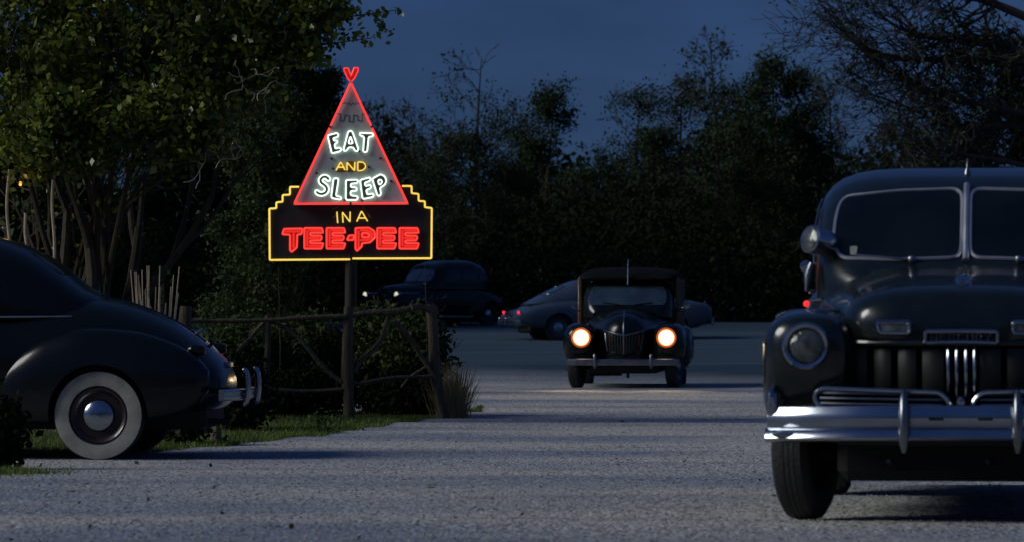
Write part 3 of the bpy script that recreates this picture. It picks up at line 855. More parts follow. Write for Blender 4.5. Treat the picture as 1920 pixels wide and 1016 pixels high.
# ---------------------------------------------------------------- black coupe at the left, tail to the right
def coupe():
    root = place('parked_coupe', 'black coupe with whitewall tyre seen from the side beside the leafy tree', (-2.958, 31.82, float(gbase(31)) - 0.01), 176.5)
    body = E3([(-1.0, .34, .44, .63, .54, 2.4, 2.4), (-.96, .48, .39, .70, .52, 2.5, 2.6), (-.80, .60, .33, .845, .5, 2.6, 3), (-.57, .66, .3, .99, .52, 2.6, 3.4), (-.33, .70, .28, 1.09, .55, 2.6, 4),
               (-.06, .735, .27, 1.165, .58, 2.8, 4), (.25, .75, .27, 1.205, .6, 3, 4), (1.0, .78, .26, 1.19, .62, 3.2, 4), (1.7, .74, .26, 1.16, .62, 3, 4), (2.3, .56, .28, 1.12, .65, 2.6, 4), (2.85, .40, .34, 1.05, .66, 2.4, 3), (3.1, .2, .45, .95, .68, 2.2, 2.4)])
    cabin = E3([(.06, .42, 1.0, 1.19, 1.03, 2.6, 3), (.20, .57, 1.0, 1.265, 1.03, 2.6, 3), (.36, .64, 1.0, 1.39, 1.03, 2.7, 3), (.55, .69, 1.0, 1.51, 1.03, 2.9, 3), (.76, .72, 1.0, 1.60, 1.03, 3.1, 3), (1.05, .735, 1.0, 1.66, 1.03, 3.3, 3),
                (1.45, .735, 1.0, 1.665, 1.03, 3.5, 3), (1.66, .72, 1.0, 1.60, 1.03, 3.6, 3), (1.85, .68, 1.0, 1.40, 1.03, 3.6, 3), (2.02, .58, 1.0, 1.18, 1.02, 3.4, 3)])
    rf = E3([(-.90, .05, .5, .66, .58, 2.4, 2.4), (-.80, .12, .40, .755, .55, 2.5, 2.8), (-.55, .165, .31, .875, .52, 2.5, 3.4), (-.25, .18, .28, .945, .52, 2.6, 4), (.08, .18, .27, .965, .52, 2.6, 4), (.40, .155, .27, .89, .5, 2.6, 4), (.66, .10, .27, .72, .46, 2.6, 4), (.85, .03, .3, .5, .4, 2.4, 3)])
    ff = E3([(2.2, .05, .27, .5, .4), (2.35, .15, .27, .80, .5), (2.7, .19, .28, .93, .55), (3.1, .19, .34, .88, .6), (3.35, .12, .5, .78, .65), (3.42, .05, .6, .72, .66)])
    body = [((q[0]*.87 if q[0] < 0 else q[0]),) + tuple(q[1:]) for q in body]; rf = [((q[0]*.88 if q[0] < 0 else q[0]),) + tuple(q[1:]) for q in rf]
    arches = arch(0, .365, .335, .58) + arch(2.82, .37, .335, .5)
    parts = shell(root, body, cabin, ff, rf, 'black_paint', arches, .71, .69)
    bv = bvh_of(parts)
    for sd in ('left', 'right'):
        pane(root, bv, sd, [(.72, 1.25), (1.02, 1.25), (1.02, 1.52), (.88, 1.52)], .07, trim=None, glass='glass_sky')
        pane(root, bv, sd, [(1.1, 1.25), (1.72, 1.25), (1.60, 1.52), (1.1, 1.55)], .05, trim=None)
        strip(root, bv, sd, [(.22, 1.05), (.8, 1.045), (2.6, 1.02)], .008, 'chrome', name='belt_trim')
        # running board
        s = 1 if sd == 'left' else -1
        MB().bevel_box((.62, s*.80 - .11, .24), (2.3, s*.80 + .06, .29), .02).build('running_board', 'black_paint', root, True)
    pane(root, bv, 'rear', [(-.36, 1.36), (.36, 1.36), (.32, 1.52), (-.32, 1.52)], .05, trim=None, name='rear_window')
    pane(root, bv, 'front', [(-.5, 1.27), (.5, 1.27), (.46, 1.50), (-.46, 1.50)], .05, name='windscreen')
    # deck lid seam, handle, hinges
    MB().tube([proj(bv, 'top', x, 0, .002) for x in np.linspace(.1, -.68, 18)], .008, 6).build('deck_moulding', 'black_paint', root, True)
    q = proj(bv, 'top', -.62, 0, .0)
    MB().tube([(q.x + .03, 0, q.z), (q.x - .03, 0, q.z + .05), (q.x - .05, 0, q.z + .02)], .012, 8).build('deck_handle', 'chrome', root, True)
    MB().bevel_box((-.875, -.09, .665), (-.80, .09, .71), .01).build('plate_lamp', 'chrome', root, True)
    for s in (-1, 1):
        t = MB()
        loft(t, E3([(-.02, .03, -.03, .03), (-.05, .046, -.045, .045), (-.10, .044, -.042, .042), (-.135, .03, -.03, .03)], 2, 2), n=10, seg=18)
        o = t.build('taillight', 'black_paint', root, True); o.location = (-.61, s*.60, .80)
        MB().lathe([(.036, -.132), (.03, -.145), (0, -.15)], (0,0,0), 'x', 18).build('lens', 'redlens', o, True)
        q = proj(bv, 'top', -.76, s*.3, 0)
        wheel(root, 0, s*.735, .328, .155, s, (.66, .97), 'maroon', .108)
        wheel(root, 2.82, s*.735, .328, .155, s, (.66, .97), 'maroon', .108)
    MB().tube([(-.70, 0, .80), (-.73, 0, .86), (-.70, 0, .885)], [.014, .016, .006], 8).build('deck_latch', 'black_paint', root, True)
    bumper(root, -1.00, .80, .475, .085, .10, guards=((-.33, .385, .665), (.33, .385, .665)), sgn=-1, name='rear_bumper')
    bumper(root, 3.55, .82, .45, .085, .12, guards=((-.3, .36, .62), (.3, .36, .62)), sgn=1)
    undercarriage(root, -.75, 3.0, .55, .22, .40)
    MB().tube([(-.3, .35, .27), (-.7, .36, .28), (-.9, .36, .27)], .02, 8).build('exhaust_pipe', 'under', root, True)
    for s in (-1, 1): round_lamp(root, 3.40, s*.66, .72, .085)
    return root
coupe()

# ---------------------------------------------------------------- wood-bodied wagon driving in with lit headlamps
def wagon():
    d0 = 61.6
    x0 = (1173 - 960) / (F / d0)
    root = place('wood_wagon', 'dark wood-bodied wagon driving towards the camera with both headlamps lit', (x0, d0, float(gbase(d0)) - 0.004), -90 - 4.2)
    body = E3([(.62, .06, .46, .80, .62, 2.2, 2.4), (.57, .18, .40, .94, .62, 2.2, 2.6), (.42, .32, .36, 1.05, .64, 2.2, 3), (.1, .42, .32, 1.115, .66, 2.3, 3.6), (-.4, .54, .3, 1.15, .68, 2.5, 4), (-.72, .63, .3, 1.175, .7, 2.8, 4), (-.95, .66, .3, 1.175, .7, 3, 4)])
    cabin = E3([(-.55, .50, 1.0, 1.16, 1.03, 3.4, 3), (-.66, .60, 1.0, 1.30, 1.03, 4, 3), (-.78, .645, 1.0, 1.46, 1.03, 4.4, 3), (-.88, .665, 1.0, 1.56, 1.03, 4.4, 3), (-1.0, .67, 1.0, 1.60, 1.03, 4.4, 3), (-1.2, .67, 1.0, 1.60, 1.03, 4.4, 3)])
    ff = E3([(.60, .08, .52, .80, .68, 2.4, 2.6), (.56, .16, .42, .88, .68, 2.4, 3), (.42, .23, .34, .93, .66, 2.5, 3.4), (.1, .26, .32, .95, .62, 2.6, 4), (-.3, .24, .3, .90, .56, 2.6, 4), (-.6, .19, .27, .70, .46, 2.6, 4), (-.85, .1, .25, .45, .36, 2.6, 4)])
    arches = arch(0, .40, .345, .48)
    parts = shell(root, body, cabin, ff, None, 'black_paint', arches, .64, .64)
    bv = bvh_of(parts)
    pane(root, bv, 'front', [(-.56, 1.205), (.56, 1.205), (.565, 1.36), (.53, 1.475), (-.53, 1.475), (-.565, 1.36)], .07, 'glass_sky', None, name='windscreen')
    for s in (-1, 1):
        a = [proj(bv, 'front', s*.08, 1.20, .02), proj(bv, 'front', s*.2, 1.225, .02), proj(bv, 'front', s*.36, 1.24, .02)]
        MB().tube(a, .007, 6).build('wiper', 'under', root, True)
    # timber body: framed panels, posts and rails each their own piece
    x1, x2 = -.95, -3.35
    wb = MB().box((x2, -.70, .34), (x1, .70, 1.14)).build('timber_body', 'wood_dark', root)
    for s in (-1, 1):
        for x in (-.97, -1.72, -2.5, -3.3):
            MB().bevel_box((x - .04, s*.715 - .03, .34), (x + .04, s*.715 + .03, 1.60), .012).build('post', 'wood', wb, True)
        for z in (.37, .74, 1.15, 1.585):
            MB().bevel_box((x2, s*.712 - .022, z - .035), (x1, s*.712 + .022, z + .035), .01).build('rail', 'wood', wb, True)
        for (a, b) in ((-1.01, -1.68), (-1.76, -2.46), (-2.54, -3.26)):
            MB().box((b, s*.69 - .005, 1.185), (a, s*.69 + .005, 1.55)).build('window', 'glass', root)
        MB().tube([(-.9, s*.70, 1.10), (-.83, s*.78, 1.16), (-.83, s*.83, 1.185)], .009, 6).build('mirror_arm', 'chrome', root, True)
        if s > 0:
            MB().lathe([(0, .01), (.055, .008), (.06, 0), (.05, -.02), (0, -.03)], (-.83, s*.85, 1.20), 'x', 20).build('door_mirror', 'chrome', root, True)
        # running board, rear fender
        MB().bevel_box((-2.25, s*.78 - .12, .25), (-.6, s*.78 + .06, .30), .02).build('running_board', 'black_paint', root, True)
        o = loft(MB(), E3([(-2.1, .05, .3, .5), (-2.35, .16, .28, .80, .5), (-2.85, .19, .28, .90, .5), (-3.3, .15, .34, .75, .5), (-3.5, .05, .45, .58, .5)]), s*.72).build('fender', 'black_paint', root, True)
        cut(o, arch(-2.85, .39, .345, .45))
        wheel(root, 0, s*.70, .345, .16, s, None, 'black_paint', .11, steer=R(-9))
        wheel(root, -2.85, s*.70, .345, .16, s, None, 'black_paint', .11)
        # lit headlamp
        round_lamp(root, .605, s*.61, .735, .128, ring=.026, lens='headlamp', back=.14, ring_m='halo_rim')
        bl = bpy.data.lights.new('headlamp_beam', 'SPOT'); bl.energy = 120; bl.color = (1.0, .72, .40); bl.spot_size = R(64); bl.spot_blend = .9; bl.shadow_soft_size = .08
        bo = bpy.data.objects.new('headlamp_beam', bl); C.objects.link(bo); bo.parent = root; bo.location = (.70, s*.61, .735); bo.rotation_euler = (0, R(-80), 0)
        # grille: V chrome brow, side bars
        strip(root, bv, 'front', [(0, .765), (s*.12, .79), (s*.30, .835)], .013, 'dull_chrome', .01, 'grille_brow')
        strip(root, bv, 'front', [(s*.27, .80), (s*.255, .66), (s*.235, .54)], .009, 'dull_chrome', .01, 'grille_edge')
        for k in range(1, 6):
            y = s * k * .042
            strip(root, bv, 'front', [(y, .775 + abs(y)*.18), (y * .93, .55)], .006, 'grille_dark', .008, 'grille_bar')
    ro = loft(MB(), E3([(-.74, .58, 1.575, 1.61, 1.59, 3, 3), (-.84, .68, 1.56, 1.675, 1.59, 3, 3), (-1.05, .735, 1.555, 1.725, 1.59, 3, 3), (-1.8, .75, 1.555, 1.755, 1.59, 3, 3), (-2.9, .74, 1.555, 1.73, 1.59, 3, 3), (-3.35, .70, 1.56, 1.66, 1.59, 3, 3)]), n=26).build('roof_top', 'top_cloth', root, True)
    MB().tube([(-.70, 0, 1.50), (-.73, 0, 1.66), (-.76, 0, 1.86)], [.012, .009, .005], 8).build('aerial', 'chrome', root, True)
    strip(root, bv, 'front', [(0, 1.10), (0, .95), (0, .78), (0, .50)], .013, 'dull_chrome', .008, 'grille_spine')
    q = proj(bv, 'top', .35, 0, 0)
    MB().tube([(.55, 0, q.z - .06), (.45, 0, q.z + .01), (.28, 0, q.z + .045), (.10, 0, q.z + .045)], [.008, .016, .014, .005], 8).build('hood_ornament', 'chrome', root, True)
    bumper(root, .84, .80, .385, .095, .10, 'dull_chrome', guards=((-.40, .30, .50), (.40, .30, .50)))
    undercarriage(root, -3.2, .4, .5, .22, .42)
    MB().tube([(0, -.66, .33), (0, -.35, .24), (0, .35, .24), (0, .66, .33)], .028, 8).build('axle', 'under', root, True)
    MB().tube([(.1, -.48, .20), (.1, -.05, .205)], .022, 8).build('tie_rod', 'under', root, True)
    MB().tube([(.12, .04, .25), (.12, .04, .15)], .02, 8).build('drain_plug', 'under', root, True)
    return root
wagon()

# ---------------------------------------------------------------- black sedan far behind the fence
def far_sedan():
    d0 = 115.0
    cx = (818 - 960) / (F / d0)
    root = place('black_sedan', 'black high-roofed sedan turning on the road behind the log fence', (cx, d0, float(gbase(d0)) - .01), 180 + 44)
    # origin at mid wheelbase
    body = E3([(2.05, .10, .5, .92, .7, 2.3, 2.6), (1.95, .24, .42, 1.05, .7, 2.3, 3), (1.6, .36, .36, 1.12, .7, 2.3, 3.6), (.9, .50, .3, 1.17, .7, 2.6, 4), (.55, .64, .3, 1.19, .7, 3, 4), (-.6, .76, .28, 1.18, .7, 3.2, 4), (-1.3, .70, .3, 1.08, .68, 2.8, 4), (-1.75, .55, .36, .88, .6, 2.6, 3), (-1.95, .3, .46, .7, .58, 2.4, 2.4)])
    cabin = E3([(.78, .5, 1.0, 1.18, 1.03, 3.2, 3), (.66, .6, 1.0, 1.32, 1.03, 3.6, 3), (.48, .67, 1.0, 1.55, 1.03, 3.8, 3), (.3, .70, 1.0, 1.67, 1.03, 3.8, 3), (-.1, .72, 1.0, 1.765, 1.03, 4, 3), (-.7, .72, 1.0, 1.775, 1.03, 4, 3), (-1.15, .69, 1.0, 1.69, 1.03, 3.6, 3), (-1.5, .58, 1.0, 1.45, 1.03, 3, 3), (-1.68, .36, 1.0, 1.08, 1.02, 2.5, 3)])
    ff = E3([(2.1, .07, .55, .80), (2.0, .14, .44, .87, .65), (1.75, .19, .34, .92, .62), (1.35, .2, .3, .93, .58), (.9, .17, .27, .72, .46), (.5, .08, .25, .42, .35)])
    rf = E3([(-.5, .05, .28, .5, .4), (-.8, .14, .28, .82, .5), (-1.25, .18, .28, .9, .52), (-1.7, .14, .36, .76, .55), (-1.92, .05, .48, .62, .55)])
    arches = arch(1.38, .37, .34, .5) + arch(-1.25, .37, .34, .5)
    parts = shell(root, body, cabin, ff, rf, 'black_paint', arches, .66, .68)
    bv = bvh_of(parts)
    for s in (-1, 1):
        pane(root, bv, 'front', [(s*.015, 1.23), (s*.50, 1.22), (s*.53, 1.36), (s*.48, 1.50), (s*.015, 1.54)], .05, 'glass_sky', None, name='windscreen')
    for sd in ('left', 'right'):
        pane(root, bv, sd, [(.36, 1.22), (-.22, 1.22), (-.22, 1.52), (.2, 1.52)], .05, trim=None)
        pane(root, bv, sd, [(-.3, 1.22), (-.85, 1.22), (-.8, 1.52), (-.3, 1.52)], .05, trim=None)
        pane(root, bv, sd, [(-.93, 1.24), (-1.15, 1.24), (-1.08, 1.45), (-.93, 1.48)], .05, trim=None)
        strip(root, bv, sd, [(1.7, 1.05), (-1.2, 1.03)], .008, 'dull_chrome')
        s = 1 if sd == 'left' else -1
        MB().bevel_box((-.6, s*.76 - .1, .25), (.8, s*.76 + .08, .30), .02).build('running_board', 'dull_chrome', root, True)
        round_lamp(root, 2.02, s*.62, .86, .085, lens='sedan_lamp', back=.18)
        wheel(root, 1.38, s*.68, .34, .15, s, None, 'black_paint', .12)
        wheel(root, -1.25, s*.68, .34, .15, s, None, 'black_paint', .12)
    for k in range(5):
        z = .62 + k * .075
        strip(root, bv, 'front', [(-.16, z), (0, z - .01), (.16, z)], .008, 'dull_chrome', .008, 'grille_bar')
    bumper(root, 2.28, .76, .45, .08, .12, 'dull_chrome')
    bumper(root, -2.15, .76, .45, .08, .12, 'dull_chrome', sgn=-1, name='rear_bumper')
    undercarriage(root, -1.8, 1.7, .5, .22, .42)
far_sedan()

# ---------------------------------------------------------------- grey fastback crossing behind the wagon
def fastback():
    d0 = 104.0
    cx = (1136 - 960) / (F / d0)
    root = place('grey_fastback', 'blue-grey fastback car crossing the road behind the wood-bodied wagon, tail lamp lit', (cx, d0, float(gbase(d0 - .8)) - .02), 15)
    body = E3([(2.4, .3, .5, .82, .66, 2.6, 3), (2.3, .5, .42, .95, .68, 2.6, 3.2), (1.9, .66, .34, 1.02, .7, 2.6, 4), (1.1, .78, .28, 1.06, .7, 3, 4), (.5, .86, .26, 1.08, .7, 3.2, 4), (-.8, .88, .26, 1.07, .68, 3.2, 4), (-1.5, .84, .28, 1.0, .66, 3, 4), (-2.05, .72, .34, .86, .6, 2.8, 3.4), (-2.3, .55, .42, .70, .56, 2.6, 3), (-2.4, .3, .48, .62, .55, 2.4, 2.4)])
    cabin = E3([(.92, .55, .9, 1.06, .93, 3.2, 3), (.75, .66, .9, 1.22, .93, 3.4, 3), (.5, .72, .9, 1.42, .93, 3.4, 3), (.2, .745, .9, 1.52, .93, 3.2, 3), (-.3, .75, .9, 1.55, .93, 3, 3), (-.8, .72, .9, 1.48, .93, 2.8, 3), (-1.3, .64, .9, 1.30, .93, 2.6, 3), (-1.75, .52, .9, 1.08, .93, 2.5, 3), (-2.05, .35, .88, .92, .9, 2.4, 3)])
    ff = E3([(2.45, .1, .58, .82), (2.35, .17, .46, .90, .68), (2.0, .2, .32, .96, .64), (1.45, .2, .28, .98, .6), (.7, .15, .28, .92, .6), (0, .06, .3, .8, .58)])
    rf = E3([(-.6, .04, .35, .78, .55), (-1.0, .13, .28, .86, .55), (-1.5, .17, .28, .88, .55), (-2.0, .15, .34, .80, .56), (-2.35, .09, .44, .68, .56), (-2.45, .04, .5, .62, .56)])
    arches = arch(1.48, .37, .33, .55) + arch(-1.42, .365, .33, .55)
    parts = shell(root, body, cabin, ff, rf, 'grey_paint', arches, .72, .74)
    bv = bvh_of(parts)
    pane(root, bv, 'rear', [(-.42, 1.14), (.42, 1.14), (.36, 1.34), (-.36, 1.34)], .06, 'glass_sky', 'dull_chrome', .012, 'rear_window')
    pane(root, bv, 'front', [(-.56, 1.12), (.56, 1.12), (.5, 1.38), (-.5, 1.38)], .06, 'glass', 'dull_chrome', .012, 'windscreen')
    for sd in ('left', 'right'):
        pane(root, bv, sd, [(.5, 1.10), (-.12, 1.10), (-.12, 1.40), (.32, 1.38)], .06, trim='dull_chrome', tr=.01)
        pane(root, bv, sd, [(-.2, 1.10), (-.98, 1.10), (-.72, 1.34), (-.2, 1.40)], .06, trim='dull_chrome', tr=.01)
        strip(root, bv, sd, [(2.0, .98), (.2, 1.02), (-1.0, 1.00)], .010, 'dull_chrome')
        s = 1 if sd == 'left' else -1
        t = MB().bevel_box((-.03, -.05, -.04), (.05, .05, .04), .02).build('taillight', 'chrome', root, True); t.location = (-2.36, s*.70, .70)
        MB().bevel_box((-.048, -.062, -.034), (-.02, .062, .034), .012).build('lens', 'red_glow', t, True)
        wheel(root, 1.48, s*.74, .34, .16, s, None, 'grey_paint', .12)
        wheel(root, -1.42, s*.74, .34, .16, s, None, 'grey_paint', .12)
        round_lamp(root, 2.42, s*.70, .76, .085)
    MB().bevel_box((-2.42, -.16, .60), (-2.38, .16, .70), .01).build('number_plate', 'dull_chrome', root)
    bumper(root, 2.62, .88, .46, .11, .18, 'chrome', guards=((-.3, .38, .58), (.3, .38, .58)))
    bumper(root, -2.58, .88, .46, .11, .18, 'chrome', guards=((-.3, .38, .58), (.3, .38, .58)), sgn=-1, name='rear_bumper')
    undercarriage(root, -2.1, 2.0, .55, .2, .42)
fastback()

# ------------------------------------------------------------------ neon sign
SD = 48.0; SS = F / SD
sign_x = (657 - 960) / SS
sign_g = float(gz(sign_x, SD))
sign = thing('neon_sign', 'lit neon sign with grey cone panel reading EAT AND SLEEP IN A TEE-PEE', 'sign', (sign_x, SD, sign_g))
def L(px, py): return ((px - 657) / SS, CAM_Z + (HORIZON - py) / SS - sign_g)
ZA = lambda x, y: L(580 + x / 5.975, 230 + y / 5.975)
ZB = lambda x, y: L(500 + x / 6.0, 380 + y / 6.0)
Z2 = lambda x, y: L(480 + x / 2.539, 110 + y / 2.539)
Z3 = lambda x, y: L(600 + x / 7.817, 120 + y / 7.817)
def neon(parent, pts, y, m, closed, r=.0095, rc=.02, name='neon_tube'):
    p = round_poly(pts, rc, closed, 4)
    return MB().tube([(a, y, b) for a, b in p], r, 8, closed).build(name, m, parent, True)

MB().tube([(0, .06, -.12), (0, .06, 1.0), (.004, .06, L(657, 490)[1] + .4)], [.075, .07, .065], 12).build('post', 'steel', sign, True)
# stepped black board
bpts = [(205, 607), (157, 607), (157, 645), (122, 647), (122, 680), (92, 682), (92, 711), (58, 712), (60, 966), (452, 964), (841, 959), (843, 708), (808, 706), (808, 676), (778, 674), (778, 642), (745, 640), (745, 603), (695, 603), (640, 500), (262, 500)]
board = MB().prism([Z2(*p) for p in bpts], 0.0, .07).build('board', 'board_black', sign)
neon(board, [Z2(*p) for p in [(205, 612), (162, 612), (162, 649), (127, 651), (127, 683), (97, 686), (97, 714), (64, 716), (66, 960), (449, 957)]], -.02, 'neon_yellow', False, .0105, .012, 'border_tube')
neon(board, [Z2(*p) for p in [(695, 608), (741, 608), (741, 642), (774, 646), (774, 679), (804, 681), (804, 709), (837, 713), (835, 952), (459, 953)]], -.02, 'neon_yellow', False, .0105, .012, 'border_tube')
a, b = Z2(454, 955)
MB().bevel_box((a - .012, -.045, b - .02), (a + .012, 0, b + .02), .004).build('tube_joint', 'board_black', board)
# cone panel
tri = [Z2(453, 108), Z2(178, 699), Z2(729, 697)]
panel = MB().prism(tri, -.085, -.015).build('cone_panel', 'panel_grey', sign)
crest = [Z2(*p) for p in [(453, 118), (441, 100), (421, 60), (421, 49), (440, 49), (454, 82), (469, 47), (487, 47), (487, 60), (468, 100)]]
cr = MB().prism(crest, -.08, -.02).build('pole_crest', 'face_red', sign)
ybt = -.112
neon(cr, [Z2(450, 112), Z2(437, 96), Z2(421, 60), Z2(421, 49), Z2(440, 49), Z2(454, 86), Z2(469, 47), Z2(487, 47), Z2(488, 60), Z2(471, 96), Z2(457, 112)], ybt, 'neon_red', False, .0068, .004)
# triangle tubes in lengths with joints
def seg(p, q, t0, t1): return [(p[0] + (q[0]-p[0])*t0, p[1] + (q[1]-p[1])*t0), (p[0] + (q[0]-p[0])*t1, p[1] + (q[1]-p[1])*t1)]
ap, lf, rt = Z2(453, 116), Z2(184, 694), Z2(723, 692)
for (p, q) in ((ap, lf), (ap, rt)):
    for t0, t1 in ((0.01, .36), (.375, .995)):
        neon(panel, seg(p, q, t0, t1), ybt, 'neon_red', False, .0105, 0, 'edge_tube')
    c = seg(p, q, .367, .368)[0]
    MB().bevel_box((c[0] - .011, ybt - .012, c[1] - .014), (c[0] + .011, ybt + .03, c[1] + .014), .004).build('tube_joint', 'board_black', panel)
for t0, t1 in ((.005, .487), (.507, .995)):
    neon(panel, seg(lf, rt, t0, t1), ybt, 'neon_red', False, .0105, 0, 'edge_tube')
c = seg(lf, rt, .497, .498)[0]
MB().bevel_box((c[0] - .012, ybt - .014, c[1] - .018), (c[0] + .012, ybt + .03, c[1] + .018), .004).build('tube_joint', 'board_black', panel)
# white outlined letters: dark painted faces with a closed tube round each
white = {
 'E': [[(208, 150), (318, 122), (330, 148), (322, 168), (270, 182), (280, 212), (312, 206), (322, 230), (286, 248), (294, 300), (350, 286), (362, 312), (346, 330), (256, 352)]],
 'A': [[(386, 312), (438, 112), (460, 97), (486, 108), (552, 302), (545, 326), (516, 326), (496, 284), (442, 284), (426, 318), (396, 326)], [(464, 160), (440, 242), (492, 242)]],
 'T': [[(566, 122), (712, 128), (722, 146), (710, 162), (668, 166), (652, 328), (626, 340), (606, 328), (618, 166), (574, 152)]],
 'L': [[(276, 630), (326, 632), (330, 650), (302, 828), (354, 838), (364, 856), (348, 868), (258, 852), (250, 834)]],
 'E1': [[(414, 650), (540, 646), (550, 666), (534, 686), (468, 690), (468, 730), (528, 734), (536, 754), (526, 770), (466, 772), (466, 822), (540, 830), (548, 850), (534, 872), (420, 872), (412, 856)]],
 'E2': [[(572, 650), (680, 620), (692, 640), (680, 660), (622, 680), (632, 720), (684, 704), (696, 722), (686, 746), (640, 760), (650, 812), (714, 800), (726, 820), (714, 840), (608, 862), (598, 846)]],
 'P': [[(708, 636), (800, 584), (848, 608), (868, 654), (850, 702), (794, 736), (806, 800), (796, 826), (772, 826), (762, 808)], [(772, 654), (800, 642), (820, 664), (806, 694), (784, 702)]],
}
scl = [(222, 644), (196, 614), (160, 612), (126, 644), (136, 682), (178, 706), (206, 742), (194, 786), (150, 808), (106, 800), (86, 780)]
def stroke_outline(cl, w):
    P = np.array(round_poly(cl, 30, False, 4), float)
    T = np.gradient(P, axis=0); T /= np.linalg.norm(T, axis=1)[:, None]
    N = np.stack([-T[:, 1], T[:, 0]], 1)
    return [tuple(p) for p in (P + N * w)] + [tuple(P[-1] + T[-1] * w)] + [tuple(p) for p in (P - N * w)[::-1]] + [tuple(P[0] - T[0] * w)]
white['S'] = [stroke_outline(scl, 22)]
for key, loops in white.items():
    pts = [ZA(*p) for p in loops[0]]
    fo = MB().prism(pts, -.0885, -.086).build('letter', 'face_dark', panel)
    for i, lp in enumerate(loops):
        neon(fo, [ZA(*p) for p in lp], -.108, 'neon_white', True, .0082, .018)
# yellow single-stroke words
def yellow(parent, conv, strokes_, y, back=None):
    root_ = None
    for k, (pts, closed) in enumerate(strokes_):
        t = MB().tube([(a, y, b) for a, b in round_poly([conv(*p) for p in pts], .012, closed)], .0072, 8, closed)
        o = t.build('letter' if k == 0 else 'neon_tube', 'neon_yellow', parent if k == 0 else root_, True)
        if k == 0: root_ = o
    return root_
for st in ([([(303, 542), (358, 446), (402, 538)], False), ([(328, 506), (388, 508)], False)], [([(426, 542), (426, 450), (510, 546), (513, 447)], False)],
           [([(546, 447), (546, 546), (602, 542), (634, 510), (632, 478), (604, 450)], True)]):
    yellow(panel, ZA, st, -.105)
for pl in ([(300, 560), (350, 440), (372, 440), (415, 560)], [(418, 555), (418, 440), (522, 440), (522, 560)], [(535, 440), (612, 442), (645, 480), (640, 520), (605, 556), (535, 556)]):
    MB().prism([ZA(*p) for p in pl], -.0872, -.0858).build('letter_shadow', 'face_olive', panel)
for st in ([([(791, 106), (800, 234)], False)], [([(860, 230), (853, 110), (938, 222), (940, 106)], False)], [([(1014, 218), (1068, 98), (1136, 214)], False), ([(1034, 178), (1114, 178)], False)]):
    yellow(board, ZB, st, -.03)
# big red letters: enamel face, tube round the edge
Eo = lambda x0, x1: [(x0, 290), (x1 - 14, 290), (x1, 345), (x0 + 66, 345), (x0 + 66, 374), (x1 - 22, 376), (x1 - 16, 402), (x1 - 30, 430), (x0 + 66, 432), (x0 + 66, 460), (x1, 460), (x1 - 18, 522), (x0, 522)]
reds = {'T': [(196, 300), (402, 296), (394, 360), (346, 366), (342, 508), (282, 560), (264, 540), (264, 366), (178, 362)], 'E': Eo(425, 638), 'E_': Eo(675, 886), '-': [(904, 426), (926, 374), (986, 370), (976, 426)],
        'P': [(1000, 290), (1150, 286), (1214, 326), (1222, 398), (1164, 452), (1076, 462), (1070, 500), (1016, 550), (1000, 524)], 'E__': Eo(1245, 1458), 'E___': Eo(1495, 1712)}
for key, pts in reds.items():
    fo = MB().prism([ZB(*p) for p in pts], -.012, .002).build('letter', 'face_red', board)
    neon(fo, [ZB(*p) for p in pts], -.030, 'neon_red_letter', True, .0105, .012)
    if key == 'P': neon(fo, [ZB(*p) for p in [(1074, 346), (1138, 346), (1164, 374), (1138, 396), (1074, 396)]], -.030, 'neon_red_letter', True, .0105, .012)
    inner = []
    if key[0] == 'E':
        x0, x1 = pts[0][0], pts[2][0]
        inner = [[(x0 + 34, 318), (x0 + 34, 494)], [(x0 + 50, 317), (x1 - 26, 317)], [(x0 + 50, 403), (x1 - 44, 403)], [(x0 + 50, 491), (x1 - 30, 491)]]
    if key == 'T': inner = [[(304, 345), (304, 510)], [(212, 331), (376, 329)]]
    if key == 'P': inner = [[(1035, 320), (1035, 510)], [(1052, 317), (1140, 315), (1186, 345), (1190, 390), (1148, 424), (1052, 428)]]
    for ln in inner: neon(fo, [ZB(*q) for q in ln], -.024, 'neon_red_dim', False, .0105, .03)
# painted bands near the tip
def band(pts, w, y=-.0868):
    P = [np.array(Z3(*p)) for p in pts]
    mb = MB()
    for p, q in zip(P[:-1], P[1:]):
        d = (q - p); ln = np.linalg.norm(d)
        if ln < 1e-6: continue
        d /= ln; n_ = np.array([-d[1], d[0]]) * w / 2
        p2, q2 = p - d * w / 2, q + d * w / 2
        mb.prism([tuple(p2 - n_), tuple(q2 - n_), tuple(q2 + n_), tuple(p2 + n_)], y, y + .0012)
        y -= .0004
    return mb.build('painted_band', 'face_dark', panel)
band([(215, 790), (240, 735), (300, 740), (295, 835), (350, 850), (375, 760), (435, 765), (430, 855), (490, 858), (495, 760), (555, 765), (560, 840), (625, 845), (625, 740), (680, 742)], .008)
band([(330, 590), (380, 575), (400, 605), (430, 575), (455, 620), (485, 575), (510, 605), (535, 575), (590, 595)], .0045)
# tube standoffs and feed wires
for p in ((253, 410), (800, 405), (85, 573), (920, 662), (270, 520), (670, 505), (562, 325), (400, 870), (595, 868)):
    a, b = ZA(*p)
    MB().lathe([(.014, -.086), (.011, -.098), (.007, -.104), (0, -.105)], (a, 0, b), 'y', 12).build('standoff', 'board_black', panel, True)
for p, q in (((820, 30), (735, 85)), ((1075, 30), (1120, 85)), ((740, 180), (790, 130)), ((1130, 110), (1185, 185))):
    a, b = ZB(*p), ZB(*q)
    MB().tube([(a[0], -.02, a[1]), ((a[0]+b[0])/2, -.05, (a[1]+b[1])/2 - .01), (b[0], -.01, b[1])], .003, 6).build('feed_wire', 'dull_chrome', board)

